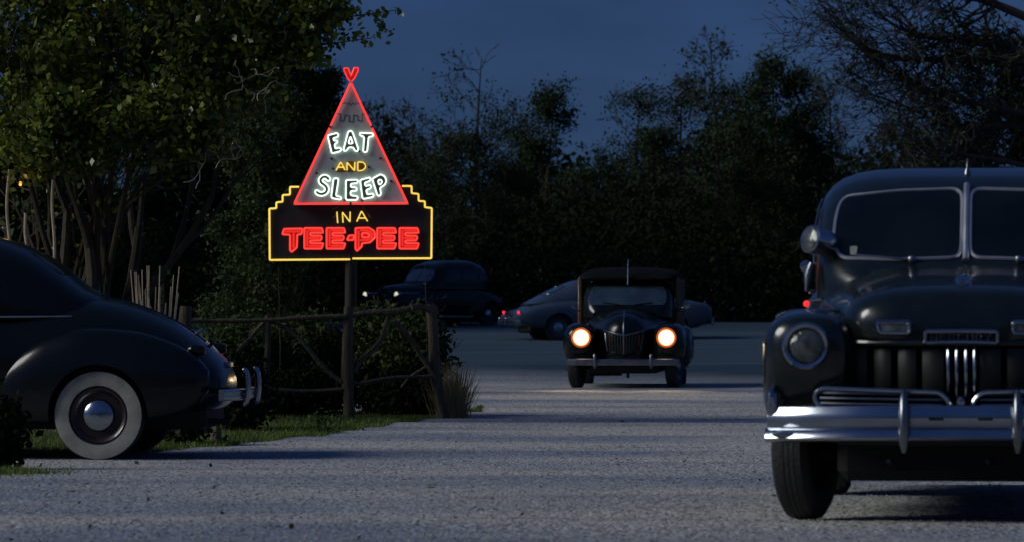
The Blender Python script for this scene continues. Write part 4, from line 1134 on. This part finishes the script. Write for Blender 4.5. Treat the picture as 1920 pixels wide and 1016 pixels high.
# ------------------------------------------------------------------ rustic log fence
rngp = random.Random(11)
def log(parent, name, a, b, r0, r1=None, bend=.02, sides=9):
    a = Vector(a); b = Vector(b); r1 = r1 or r0
    n = 9; pts = []; rad = []
    side = (b - a).orthogonal().normalized(); side2 = (b - a).normalized().cross(side)
    p1, p2 = rngp.uniform(0, 6), rngp.uniform(0, 6)
    for i in range(n):
        t = i / (n - 1)
        w = math.sin(math.pi * t) * bend
        pts.append(a.lerp(b, t) + side * w * math.sin(3 * t + p1) + side2 * w * math.sin(4 * t + p2))
        rad.append((r0 + (r1 - r0) * t) * (1 + rngp.uniform(-.10, .13)))
    return MB().tube(pts, rad, sides).build(name, 'log', parent, True)
FD = 43.0
fence = thing('log_fence', 'rustic fence of rough logs with diagonal braces in front of shrubs under the sign', 'fence', (0, 0, 0))
log(fence, 'post', at(348, 42.6) - Vector((0, 0, .1)), at(348, 42.6, 573), .066, .062)
log(fence, 'post', at(655, FD) - Vector((0, 0, .1)), at(653, FD, 574), .062, .052, .03)
log(fence, 'post', at(838, 43.4) - Vector((0, 0, .1)), at(806, 43.4, 570), .058, .05, .03)
log(fence, 'post', at(500, 42.9, 734), at(502, 42.9, 590), .030, .033)
log(fence, 'top_rail', at(338, 42.7, 601), at(650, 42.95, 592), .020, .024)
log(fence, 'top_rail', at(645, 43.1, 594), at(778, 43.25, 576), .028, .036)
log(fence, 'top_rail', at(770, 43.22, 576), at(818, 43.4, 582), .034, .03)
log(fence, 'lower_rail', at(430, 42.85, 730), at(655, 43, 728), .022, .018)
log(fence, 'lower_rail', at(655, 43.06, 722), at(830, 43.4, 702), .020, .020)
log(fence, 'brace', at(395, 42.75, 700), at(499, 42.9, 600), .022, .020)
log(fence, 'brace', at(518, 42.9, 604), at(652, 43, 722), .020, .024, .04)
log(fence, 'brace', at(664, 43.02, 698), at(726, 43.15, 598), .030, .026, .05)
log(fence, 'brace', at(738, 43.15, 600), at(818, 43.35, 706), .028, .022, .04)
log(fence, 'brace', at(826, 43.36, 660), at(752, 43.3, 726), .016, .014, .03)

stump = thing('log_stump', 'dark knotty stump standing in the grass behind the coupe bumper', 'stump', at(404, 35.2))
log(stump, 'bole', (0, 0, -.06), (-.035, 0, .36), .058, .04, .03)
log(stump, 'root_flare', (.0, -.03, .0), (.02, -.03, .16), .05, .02, .01)

# ------------------------------------------------------------------ vegetation
def branch_tree(rng, mb, base, direction, length, r, depth, tips, spread=.6, up=.25, kids=3, wob=.18, minr=.006, sides=6, taper=.62):
    n = 5 if r < .04 else 8
    p = Vector(base); d = Vector(direction).normalized()
    pts = [p.copy()]; rad = [r]
    for i in range(n):
        d = (d + Vector((rng.gauss(0, wob), rng.gauss(0, wob), rng.gauss(0, wob) + up * .2))).normalized()
        p = p + d * (length / n)
        pts.append(p.copy()); rad.append(max(minr, r * (1 - (1 - taper) * (i + 1) / n)))
    mb.tube(pts, rad, sides if r > .02 else 4, cap=False)
    if depth <= 0:
        tips += [(pts[-1], d), (pts[3], d)]
        return
    for k in range(kids):
        i = n if k == 0 else rng.randint(2, n)
        ax = d.orthogonal().normalized()
        ax.rotate(Matrix.Rotation(rng.uniform(0, 6.283), 3, d))
        nd = (d + ax * rng.uniform(.4, 1.2) * spread + Vector((0, 0, up))).normalized()
        branch_tree(rng, mb, pts[i], nd, length * rng.uniform(.55, .85), rad[i] * rng.uniform(.55, .8), depth - 1, tips, spread, up, kids, wob, minr, sides, taper)
    tips.append((pts[3], d))

def crown_from(rng, tips, per, sig, L_, W_, m, parent, flat=.2, zmin=None):
    c = np.array([tuple(t[0]) for t in tips])
    cen = np.repeat(c, per, 0) + rng.normal(size=(len(c) * per, 3)) * np.array(sig)
    if zmin is not None: cen = cen[cen[:, 2] > zmin]
    return np_mesh('crown', leaves(rng, cen, L_, W_, flat), 4, m, parent)

# --- leafy many-stemmed tree at the left
def near_tree():
    D = 41.5
    b = at(178, D)
    root = thing('leafy_tree', 'leafy tree with a fan of slender stems behind the black coupe', 'tree', b)
    rr = random.Random(4); rng = np.random.default_rng(4)
    tips = []
    s = F / D
    stems = [(-.40, .015), (-.22, .10), (-.06, -.05), (.08, .12), (.22, -.02), (.42, .05), (-.62, .1)]
    for i, (lx, ly) in enumerate(stems):
        mb = MB()
        branch_tree(rr, mb, (lx * .35, ly, -.08), (lx * .62 + rr.uniform(-.04, .04), ly * 1.5, 1), rr.uniform(1.9, 2.3), rr.uniform(.055, .095), 3, tips, spread=.75, up=.16, kids=3, wob=.07, sides=8)
        mb.build('stem', 'bark_near', root, True)
    for (px, py0, py1, bx) in ((14, 318, 560, 4), (96, 300, 560, 8), (62, 400, 560, -14)):   # thin pale shoots
        p0 = at(px + bx, D - .5, py0) - b; p1 = at(px, D - .5, py1) - b
        MB().tube(round_poly([tuple(p1), tuple(p1.lerp(p0, .35) + Vector((.03, 0, 0))), tuple(p1.lerp(p0, .7) - Vector((.03, 0, 0))), tuple(p0)], .3, False), .016, 7).build('shoot', 'pale_stem', root, True)
    # leaf clusters: crown drawn out to the right over the sign
    cl = []
    def blob(px, py, d, rx, rz, n):
        c = at(px, d, py) - b
        for _ in range(int(n * .74)):
            u = rng.normal(size=3); u /= np.linalg.norm(u); u *= rng.uniform(.25, 1) ** .6
            cl.append((c.x + u[0]*rx, c.y + u[1]*rx*.8, c.z + u[2]*rz))
    for (px, py, d, rx, rz, n) in ((60, 60, 41, .9, .7, 120), (230, 60, 41.2, .9, .8, 140), (400, 70, 41, .75, .75, 120), (520, 40, 40.7, .55, .5, 80), (590, 10, 40.6, .32, .35, 34),
                                   (470, 150, 41.1, .5, .38, 60), (330, 200, 40.7, .55, .35, 70), (200, 210, 40.6, .6, .35, 75), (90, 220, 40.5, .55, .4, 70), (60, 290, 40.3, .35, .25, 36), (380, 250, 40.6, .3, .22, 28),
                                   (190, 290, 40.5, .32, .2, 22), (310, 285, 40.6, .3, .14, 16), (545, 110, 40.8, .28, .3, 26), (300, -120, 41.2, 1.7, 1.0, 300), (-120, 80, 41, .9, 1.0, 120), (0, -160, 41.4, 1.4, .9, 160)):
        blob(px, py, d, rx, rz, n)
    # sprays reaching right
    for (p0, p1) in (((600, 40), (752, 18)), ((560, 90), (696, 72)), ((610, 60), (690, 76)), ((700, 28), (726, 66)), ((560, 80), (612, 118))):
        for t in np.linspace(0, 1, 7):
            c = at(p0[0] + (p1[0]-p0[0])*t, 40.6, p0[1] + (p1[1]-p0[1])*t) - b
            cl.append((c.x, c.y, c.z))
    cl = np.array(cl)
    spray = cl[-35:]; cl = cl[:-35]
    cen = np.repeat(cl, 44, 0) + rng.normal(size=(len(cl) * 44, 3)) * np.array((.082, .082, .07))
    c2 = np.repeat(spray, 5, 0) + rng.normal(size=(len(spray) * 5, 3)) * np.array((.035, .05, .03))
    # hanging point leaves
    c3 = np.array([tuple(t[0]) for t in tips]); c3 = np.repeat(c3, 5, 0) + rng.normal(size=(len(c3) * 5, 3)) * .13
    allc = np.concatenate([cen, c2, c3])
    sd_ = F / (allc[:, 1] + b.y); ax_ = 960 + (allc[:, 0] + b.x) * sd_; ay_ = HORIZON - (allc[:, 2] + b.z - CAM_Z) * sd_
    allc = allc[~((ax_ > 540) & (ay_ > 128))]      # no twigs hang in front of the sign
    np_mesh('crown', leaves(rng, allc, .070, .044, .1), 4, 'leaf_near', root)
    tw = MB()
    for (p0, p1) in (((540, 60), (752, 18)), ((500, 110), (696, 72)), ((700, 28), (726, 62))):
        q0 = at(*[p0[0]], 40.6, p0[1]) - b; q1 = at(p1[0], 40.6, p1[1]) - b
        tw.tube([q0, q0.lerp(q1, .5) + Vector((0, 0, .03)), q1], [.012, .008, .004], 5)
    tw.build('twig', 'bark_near', root, True)
    # curly bare vine twigs catching the light below the crown
    vn = MB()
    for (px, py) in ((480, 140), (500, 165), (455, 160), (380, 310), (440, 300), (70, 230), (120, 245)):
        q = at(px, 40.4, py) - b
        for k in range(4):
            p = q.copy(); pts = [p.copy()]
            dd = Vector((rr.uniform(-1, 1), rr.uniform(-.3, .3), rr.uniform(-.7, .3)))
            for j in range(5):
                dd = (dd + Vector((rr.gauss(0, .5), rr.gauss(0, .3), rr.gauss(0, .5)))).normalized()
                p = p + dd * .055; pts.append(p.copy())
            vn.tube(pts, .0045, 4)
    vn.build('vine', 'pale_stem', root, True)
near_tree()

# --- small amber lamp hanging in the tree
lp = at(38, 40.2, 346)
lamp = thing('hanging_lamp', 'tiny amber lamp glowing among the stems of the leafy tree', 'lamp', lp)
MB().lathe([(0, -.017), (.010, -.012), (.014, 0), (.010, .014), (.008, .026)], (0,0,0), 'z', 16).build('bulb', 'lamp_bulb', lamp, True)
MB().lathe([(.012, .026), (.015, .03), (.013, .055), (0, .06)], (0,0,0), 'z', 14).build('socket', 'board_black', lamp, True)
MB().tube([(0, 0, .055), (.01, .1, .5), (-.02, .2, 1.2)], .004, 6).build('cord', 'board_black', lamp, True)
pl = bpy.data.lights.new('lamp_light', 'POINT'); pl.energy = .5; pl.color = (1.0, .55, .22); pl.shadow_soft_size = .03
plo = bpy.data.objects.new('lamp_light', pl); C.objects.link(plo); plo.parent = lamp; plo.location = (0, -.05, -.05)

# --- shrubs behind the fence
def shrub(name, label, base, w, h, dpt, n, m, seed, L_=.06, W_=.034, group=None, stems=7):
    root = thing(name, label, 'shrub', base, 0, group)
    rr = random.Random(seed); rng = np.random.default_rng(seed)
    mb = MB(); tips = []
    for i in range(stems):
        a = rr.uniform(0, 6.28)
        branch_tree(rr, mb, (math.cos(a)*.06*w, math.sin(a)*.05, -.05), (math.cos(a)*.5*w, math.sin(a)*.4*dpt, h), h*.55, .014, 1, tips, .8, .15, 3, .12, .003, 5)
    mb.build('branches', 'bark_far', root, True)
    k = n // 26
    u = rng.normal(size=(k, 3)); u /= np.linalg.norm(u, axis=1)[:, None]; u *= rng.uniform(.2, 1, (k, 1)) ** .5
    c = u * np.array((w/2, dpt/2, h*.52)) + np.array((0, 0, h*.52))
    c[:, 2] = np.abs(c[:, 2])
    lump = 1 + .25 * np.sin(c[:, 0] * 7 + seed) * np.cos(c[:, 2] * 6 + seed)
    c[:, :2] *= lump[:, None]
    cen = np.repeat(c, 26, 0) + rng.normal(size=(k * 26, 3)) * np.array((.075, .075, .07))
    cen = cen[cen[:, 2] > .0]
    np_mesh('crown', leaves(rng, cen, L_, W_, .1), 4, m, root)
    return root
g = 'shrubs behind the log fence'
shrub('garden_shrub', 'loose leafy shrub behind the fence, nearest the coupe', at(458, 44.6), .62, .98, .6, 5000, 'leaf_shrub', 21, group=g)
shrub('garden_shrub', 'dense dark shrub behind the fence left of the sign post', at(572, 45.0), .85, 1.02, .8, 11000, 'leaf_shrub', 22, group=g)
shrub('garden_shrub', 'dense shrub behind the fence, directly right of the sign post', at(706, 45.0), .70, 1.10, .8, 10000, 'leaf_shrub', 23, group=g)
shrub('garden_shrub', 'dense shrub at the right end of the fence beside the leaning post', at(782, 44.4), .55, 1.08, .7, 9000, 'leaf_shrub', 24, group=g)
shrub('garden_shrub', 'dark low shrub at the foot of the fence behind the coupe bumper', at(452, 38.5), .40, .62, .4, 4500, 'leaf_dark', 25, .05, .03)
shrub('garden_shrub', 'low dark shrub filling the fence bay under the lower rail', at(560, 43.9), .9, .46, .5, 7000, 'leaf_dark', 26, .05, .03)
shrub('garden_shrub', 'low dark shrub at the foot of the leaning right fence post', at(770, 43.9), .62, .5, .5, 6000, 'leaf_dark', 27, .05, .03)
shrub('verge_bush', 'small leafy bush in the grass under the coupe tail', at(330, 34.6), .42, .34, .3, 2400, 'leaf_shrub', 28, .05, .03)
shrub('verge_bush', 'dark bush at the bottom left corner in front of the coupe', at(-14, 28.4), .30, .42, .4, 3500, 'leaf_dark', 29, .05, .03)
shrub('verge_bush', 'tiny weed tuft standing at the gravel edge below the fence', at(602, 38.0), .16, .09, .1, 260, 'leaf_shrub', 30, .035, .02, stems=4)

# --- bare canes, saplings
def canes(name, label, base, n, spread, h, seed, r=.0065, m='pale_stem', cat='canes', cross=True):
    root = thing(name, label, cat, base)
    rr = random.Random(seed)
    for i in range(n):
        x = rr.uniform(-.5, .5) * spread
        lean = x * .9 + rr.gauss(0, .05)
        hh = h * rr.uniform(.72, 1.05)
        y = rr.uniform(-.08, .08)
        pts = [(x * .45, y, -.05), (x * .7 + lean*.2, y, hh * .5), (x * .7 + lean * .55 + rr.gauss(0, .01), y + rr.gauss(0, .02), hh)]
        MB().tube(round_poly(pts, .2, False, 3), [r*1.2] + [r] * (len(round_poly(pts, .2, False, 3)) - 2) + [r*.7], 6).build('cane', m, root, True)
    return root
canes('dry_cane_clump', 'clump of pale cut canes standing up behind the coupe roof slope', at(288, 38.4), 34, .36, 1.42, 7, r=.0075)
def sapling(label, px, d, ytop, seed):
    b = at(px, d); t = at(px - 2, d, ytop) - b
    root = thing('bare_sapling', label, 'sapling', b, 0)
    MB().tube([(0, 0, -.05), (t.x * .4 + .015, 0, t.z * .45), (t.x, 0, t.z)], [.010, .008, .004], 6).build('stem', 'bark_near', root, True)
    MB().tube([(.006, 0, t.z * .62), (.05, .02, t.z * .70), (.07, .02, t.z*.78)], [.005, .004, .002], 5).build('twig', 'bark_near', root, True)
sapling('thin bare sapling rising behind the top rail left of the sign post', 524, 44.2, 500, 1)
sapling('thin bare sapling in front of the black sedan, right of the sign', 799, 44.0, 498, 2)

def tuft(name, label, base, n, w, h, seed, m='dry'):
    rng = np.random.default_rng(seed)
    x = rng.normal(size=n) * w * .25; y = rng.normal(size=n) * w * .2
    hh = h * rng.uniform(.5, 1.05, n); lean = rng.normal(size=(n, 2)) * .16 * h + np.stack([x, y], 1) * .6
    v = np.empty((n, 3, 3)); ww = .006
    v[:, 0] = np.stack([x - ww, y, np.zeros(n) - .03], 1); v[:, 1] = np.stack([x + ww, y, np.zeros(n) - .03], 1)
    v[:, 2] = np.stack([x + lean[:, 0], y + lean[:, 1], hh], 1)
    root = thing(name, label, 'grass tuft', base)
    np_mesh('blades', v.reshape(-1, 3), 3, m, root)
tuft('dry_grass_tuft', 'tall dry grass tuft beside the leaning right fence post', at(846, 43.6), 520, .24, .60, 8)

# --- grass verge
verge_px = [(230, 858), (300, 852), (420, 838), (560, 823), (640, 812), (720, 798), (800, 786), (890, 768), (905, 764)]
front = [((p[0] - 960) * (CAM_Z + .09) / (p[1] - HORIZON), F * (CAM_Z + .09) / (p[1] - HORIZON)) for p in verge_px]
fx = np.array([p[0] for p in front]); fy = np.array([p[1] for p in front])
def verge_points(rng, n):
    x = rng.uniform(-7.5, fx[-1], n); 
    y0 = np.interp(x, fx, fy, left=fy[0] - .2) + .12 * np.sin(x * 9) + .1 * np.sin(x * 23 + 1)
    y = y0 + rng.uniform(0, 1, n) ** 1.3 * (46.5 - y0)
    return x, y
_xs = np.arange(-9.0, fx[-1] - .02, .06)
_yf = np.interp(_xs, fx, fy, left=fy[0] - .2) + .12 * np.sin(_xs * 9) + .1 * np.sin(_xs * 23 + 1) + .12
_v = []; _f = []
for _i, (_x, _y) in enumerate(zip(_xs, _yf)):
    for _k in range(25):
        _yy = _y + (47.2 - _y) * _k / 24
        _v.append((_x, _yy, float(gz(_x, _yy)) + (.006 if 0 < _k < 24 else -.004)))
for _i in range(len(_xs) - 1):
    for _k in range(24): _f.append((_i*25+_k, (_i+1)*25+_k, (_i+1)*25+_k+1, _i*25+_k+1))
bed = MB().add(_v, _f).build('verge', 'soil', None, True); bed['kind'] = 'structure'
rng = np.random.default_rng(77)
x, y = verge_points(rng, 90000)
k2 = rng.uniform(size=len(x)) < np.clip(1.1 - (y - 36) / 16, .25, 1)
x, y = x[k2], y[k2]
xb, yb = rng.uniform(-3.7, -2.72, 3000), 27.2 + rng.normal(size=3000) * .35   # strip of grass at the lower left
xb = -3.65 + np.abs(rng.normal(size=3000)) * .30
x = np.concatenate([x, xb]); y = np.concatenate([y, yb])
n = len(x); z = gz(x, y)
h = rng.uniform(.018, .055, n); ln = rng.normal(size=(n, 2)) * .022; an = rng.uniform(0, 3.14, n); ww = .005
v = np.empty((n, 3, 3))
v[:, 0] = np.stack([x - ww*np.cos(an), y - ww*np.sin(an), z - .005], 1)
v[:, 1] = np.stack([x + ww*np.cos(an), y + ww*np.sin(an), z - .005], 1)
v[:, 2] = np.stack([x + ln[:, 0], y + ln[:, 1], z + h], 1)
go = np_mesh('grass', v.reshape(-1, 3), 3, 'grass')
tag(go, 'short grass verge along the foot of the log fence', 'grass'); go['kind'] = 'stuff'

# --- loose stones and fallen leaves on the drive
def pebbles(name, n, lo, hi, ylo, yhi, seed, m, label, cat, flat=.55):
    rng = np.random.default_rng(seed)
    u = rng.uniform(size=n)
    y = 1 / (1/ylo + (1/yhi - 1/ylo) * u)           # even spread in the picture
    x = (rng.uniform(-130, 1900, n) - 960) * y / F * 1.0
    keep = ~((y > np.interp(x, fx, fy, left=fy[0]) - .3) & (x < fx[-1]) & (y < 47))
    x, y = x[keep], y[keep]; n = len(x)
    r = rng.uniform(lo, hi, n) * (rng.uniform(size=n) ** 2 * .9 + .5)
    z = gz(x, y)
    base = np.array([(1,0,0),(0,1,0),(-1,0,0),(0,-1,0),(0,0,1),(0,0,-1)], float)
    V = base[None] * r[:, None, None] * (1 + .3 * rng.normal(size=(n, 6, 1)))
    V[:, :, 2] *= flat
    ca, sa = np.cos(rng.uniform(0, 6.28, n)), np.sin(rng.uniform(0, 6.28, n))
    X = V[:, :, 0] * ca[:, None] - V[:, :, 1] * sa[:, None]; Y = V[:, :, 0] * sa[:, None] + V[:, :, 1] * ca[:, None]
    V = np.stack([X + x[:, None], Y + y[:, None], V[:, :, 2] + (z + r * flat * .3)[:, None]], -1)
    fi = np.array([(0,1,4),(1,2,4),(2,3,4),(3,0,4),(1,0,5),(2,1,5),(3,2,5),(0,3,5)])
    T = V[:, fi].reshape(-1, 3)
    o = np_mesh(name, T, 3, m)
    tag(o, label, cat); o['kind'] = 'stuff'
pebbles('gravel', 26000, .004, .011, 18.0, 60, 3, 'pebble', 'loose grey stones scattered over the gravel drive', 'gravel')
rng = np.random.default_rng(9)
n = 110
y = 1 / (1/18.2 + (1/55 - 1/18.2) * rng.uniform(size=n)); x = (rng.uniform(-100, 1500, n) - 960) * y / F
cen = np.stack([x, y, gz(x, y) + .012], 1)
lo = np_mesh('leaf_litter', leaves(rng, cen, .032, .02, .8), 4, 'litter')
tag(lo, 'fallen dry leaves and twig bits on the gravel drive', 'leaf litter'); lo['kind'] = 'stuff'

# --- trees of the wood beyond the road
def wood_tree(label, px, d, ytop, half_px, seed, dense=1.0, m='leaf_far', bare=.5, base_x=None, low=.22, name='woodland_tree', group='trees of the wood beyond the road'):
    b = at(px, d); s = F / d
    H = CAM_Z + (HORIZON - ytop) / s - b.z
    Wd = half_px * 1.25 / s
    root = thing(name, label, 'tree', b, 0, group)
    rr = random.Random(seed); rng = np.random.default_rng(seed)
    mb = MB(); tips = []
    # trunk with limbs all the way up
    lean = rr.uniform(-.05, .05)
    n = 9; pts = []; rad = []
    for i in range(n):
        t = i / (n - 1)
        pts.append(Vector((lean * H * t + .12 * math.sin(3 * t + seed), .1 * math.cos(4 * t + seed), -.2 + (H * .97 + .2) * t)))
        rad.append(max(.012, .16 * (H / 9) * (1 - t) ** .8))
    mb.tube(pts, rad, 8, cap=False)
    for i in range(34):
        t = rr.uniform(low, .97)
        k = min(n - 2, int(t * (n - 1)))
        p = pts[k].lerp(pts[k + 1], t * (n - 1) - k)
        a = rr.uniform(0, 6.283)
        reach = Wd * (1.0 - .55 * max(0, t - .4) / .6) * rr.uniform(.55, 1.05)
        branch_tree(rr, mb, p, (math.cos(a), math.sin(a) * .8, rr.uniform(.35, 1.0)), reach * .62, max(.018, rad[k] * .42), 3 if (i % 3 == 0 and t > .5) else 2, tips, .75, .12, 3, .18, .009, 5)
    mb.build('trunk', 'bark_far', root, True)
    c = np.array([tuple(t[0]) for t in tips])
    # bare twiggy tops, leafier (ivy-hung) below
    w = np.clip(1.1 - bare * 2.3 * np.clip(c[:, 2] / H - .32, 0, 1), .07, 1)
    c = c[rng.uniform(size=len(c)) < w]
    per = int((13 if m == 'leaf_far' else 17) * dense)
    cen = np.repeat(c, per, 0) + rng.normal(size=(len(c) * per, 3)) * np.array((.22, .22, .19)) * (H / 9)
    # ivy sleeve hugging the trunk
    k = int(900 * dense); t = rng.uniform(.05, .75, k); a = rng.uniform(0, 6.28, k); rr2 = (.25 + .5 * rng.uniform(size=k)) * (1.1 - t) * 1.2
    sl = np.stack([lean * H * t + rr2 * np.cos(a), rr2 * np.sin(a), H * t], 1)
    np_mesh('crown', leaves(rng, np.concatenate([cen, sl]), .115 * H / 9, .066 * H / 9, .1), 4, m, root)
    return root
specs = [
 # label, px, d, ytop, half px, seed, dense, mat, bare
 ('slim bare-topped tree in the wood just right of the sign tip', 716, 138, 168, 80, 101, .7, 'leaf_far', .9),
 ('slender twiggy tree of the wood between sign and tallest middle tree', 790, 146, 205, 70, 102, .8, 'leaf_far', .8),
 ('tallest twiggy tree of the middle wood above the black sedan', 884, 136, 96, 105, 103, .85, 'leaf_far', .75),
 ('narrow dark tree of the wood left of the gap of sky', 1020, 134, 158, 66, 104, 1.3, 'leaf_far', .45),
 ('tree of the wood right of the gap of sky, behind the wagon', 1178, 137, 160, 85, 105, .95, 'leaf_far', .6),
 ('twiggy tree of the wood leaning above the wagon roof', 1262, 142, 150, 80, 106, .9, 'leaf_far', .65),
 ('tallest tree of the right wood with a wispy bare crown', 1345, 133, 56, 95, 107, .85, 'leaf_far', .75),
 ('bushy dark tree of the right wood with a spiky top', 1470, 130, 118, 100, 108, 1.6, 'leaf_far', .25),
 ('thin twiggy tree of the wood left of the saloon roof', 1572, 140, 132, 85, 109, .8, 'leaf_far', .85),
 ('dark tree of the wood above the saloon windscreen', 1690, 134, 170, 105, 110, 1.1, 'leaf_far', .6),
 ('dense dark tree of the wood at the right picture edge', 1850, 128, 90, 130, 111, 1.5, 'leaf_dark', .3),
 ('spindly tree of the wood between the tallest middle tree and the narrow dark tree', 956, 144, 190, 60, 119, .8, 'leaf_far', .7),
 ('slim tree of the wood filling the view behind the wagon roof', 1222, 131, 230, 70, 120, 1.0, 'leaf_far', .4),
 ('slim twiggy tree of the wood between the spiky tree and the tallest right tree', 1410, 138, 140, 70, 121, .9, 'leaf_far', .7),
 ('mid-height dark tree of the wood behind the sign board corner', 838, 130, 270, 80, 122, 1.1, 'leaf_far', .4),
 ('shaggy tree of the wood just left of the saloon roof corner', 1532, 131, 210, 75, 123, 1.1, 'leaf_far', .4),
 ('low dark tree of the wood under the gap of sky', 1098, 150, 300, 80, 112, 1.2, 'leaf_far', .4),
 ('dark evergreen of the wood seen left of the sign cone', 600, 120, 150, 75, 113, 3.4, 'leaf_dark', .15),
 ('broad dark evergreen behind the leafy tree, left of the sign', 480, 112, 60, 150, 114, 3.4, 'leaf_dark', .1),
 ('dark evergreen behind the stems of the leafy tree', 300, 116, 90, 150, 115, 3.4, 'leaf_dark', .1),
 ('dark evergreen behind the leafy tree at the left picture edge', 90, 112, 80, 160, 116, 3.4, 'leaf_dark', .1),
 ('low bushy tree of the wood behind the cars, left of the wagon', 950, 128, 330, 95, 117, 1.3, 'leaf_dark', .2),
 ('low bushy tree of the wood behind the saloon spotlight', 1400, 126, 320, 100, 118, 1.3, 'leaf_dark', .2),
]
for (lb, px, d, yt, hp, sd, dn, mm, br) in specs:
    wood_tree(lb, px, d, yt, hp, sd, dn, mm, br)

wood_tree('dim leafy small tree between the leafy tree and the sign', 480, 57, 190, 95, 130, 2.2, 'leaf_shrub', .15, low=.12, group=None)

# dense undergrowth along the far road edge and deep wood behind
def thicket(name, label, x0, x1, y0, y1, hfun, n, L_, m, seed):
    rng = np.random.default_rng(seed)
    x = rng.uniform(x0, x1, n); y = rng.uniform(y0, y1, n)
    h = hfun(x) * (1 + .25 * np.sin(x * 1.7 + y) + .12 * np.sin(x * 4.1 - y * 2))
    z = gbase(y) + h * rng.uniform(0, 1, n) ** .8
    o = np_mesh(name, leaves(rng, np.stack([x, y, z], 1), L_, L_ * .6, .1), 4, m)
    tag(o, label, 'undergrowth'); o['kind'] = 'stuff'
thicket('undergrowth', 'dark thicket of undergrowth along the far edge of the road', -26, 26, 119, 127, lambda x: 2.3 + .6 * np.sin(x * .5), 130000, .15, 'leaf_dark', 31)
def deep_wood_and_screens():
    """the wood goes on behind the trees; unseen leaf masses added at left and behind the camera"""
    rng = np.random.default_rng(32)
    P = []
    for (x0, x1, y0, y1, h0, n, L_) in ((-40, 40, 152, 172, 5.6, 150000, .26), (-60, -17, 104, 160, 6.0, 60000, .7), (-70, 70, -52, -36, 8.0, 50000, .8)):  # unseen rows: left added to block sun, rear to darken car reflections
        x = rng.uniform(x0, x1, n); y = rng.uniform(y0, y1, n)
        h = h0 * (1 + .22 * np.sin(x * .35 + 1 + y * .1) + .15 * np.sin(x * .9) + .1 * np.sin(x * 2.3 + y))
        z = gbase(y) + h * rng.uniform(0, 1, n) ** .8
        P.append(leaves(rng, np.stack([x, y, z], 1), L_, L_ * .6, .1))
    o = np_mesh('deep_wood_and_screens', np.concatenate(P), 4, 'leaf_dark')
    tag(o, 'dark mass of distant wood closing the view behind the trees, plus unseen leaf screens added for shade', 'woods'); o['kind'] = 'stuff'
deep_wood_and_screens()

# --- big spreading tree at the right, limbs reaching into the sky
def right_tree():
    D = 78.0
    b = at(2010, D); s = F / D
    root = thing('spreading_tree', 'spreading tree at the right edge with long bare limbs reaching over the saloon', 'tree', b)
    rr = random.Random(6); rng = np.random.default_rng(6)
    mb = MB(); tips = []
    mb.tube([(0, 0, -.2), (.05, 0, 1.5), (-.05, 0, 3.2), (-.1, 0, 5.0), (-.05, 0, 7)], [.34, .28, .24, .18, .1], 10, cap=False)
    def limb(pxs, r0):
        pts = [at(px, D, py) - b for px, py in pxs]
        P = [Vector(p) for p in round_poly([tuple(q) for q in pts], 1.0, False, 4)]
        n = len(P); rad = [r0 * (1 - .8 * i / (n - 1)) for i in range(n)]
        mb.tube(P, rad, 7, cap=False)
        for i in range(2, n):
            for k in range(3):
                d = (P[i] - P[i - 1]).normalized() + Vector((rr.gauss(0, .5), rr.gauss(0, .5), rr.gauss(0, .55)))
                branch_tree(rr, mb, P[i], d, rr.uniform(.45, .95), max(.012, rad[i] * .45), 2, tips, .8, .02, 3, .2, .0065, 5)
    limb([(2000, 150), (1880, 82), (1780, 76), (1690, 58), (1640, 20)], .10)
    limb([(2000, 170), (1860, 110), (1740, 112), (1660, 108), (1590, 70)], .085)
    limb([(2000, 230), (1800, 190), (1690, 150), (1610, 90), (1565, 36)], .075)
    limb([(1990, 60), (1850, 0), (1760, -20), (1660, 2)], .09)
    limb([(2000, 260), (1900, 230), (1800, 250), (1700, 200), (1640, 180)], .07)
    limb([(1990, 330), (1880, 300), (1790, 290), (1720, 240)], .06)
    mb.build('trunk', 'bark_far', root, True)
    c = np.array([tuple(t[0]) for t in tips])
    keep = rng.uniform(size=len(c)) < np.clip(.05 + (c[:, 0] + 3.4) / 4.2, .10, .8)
    c = c[keep]
    cen = np.repeat(c, 4, 0) + rng.normal(size=(len(c) * 4, 3)) * np.array((.10, .10, .12))
    np_mesh('crown', leaves(rng, cen, .085, .04, .1), 4, 'leaf_far', root)
right_tree()
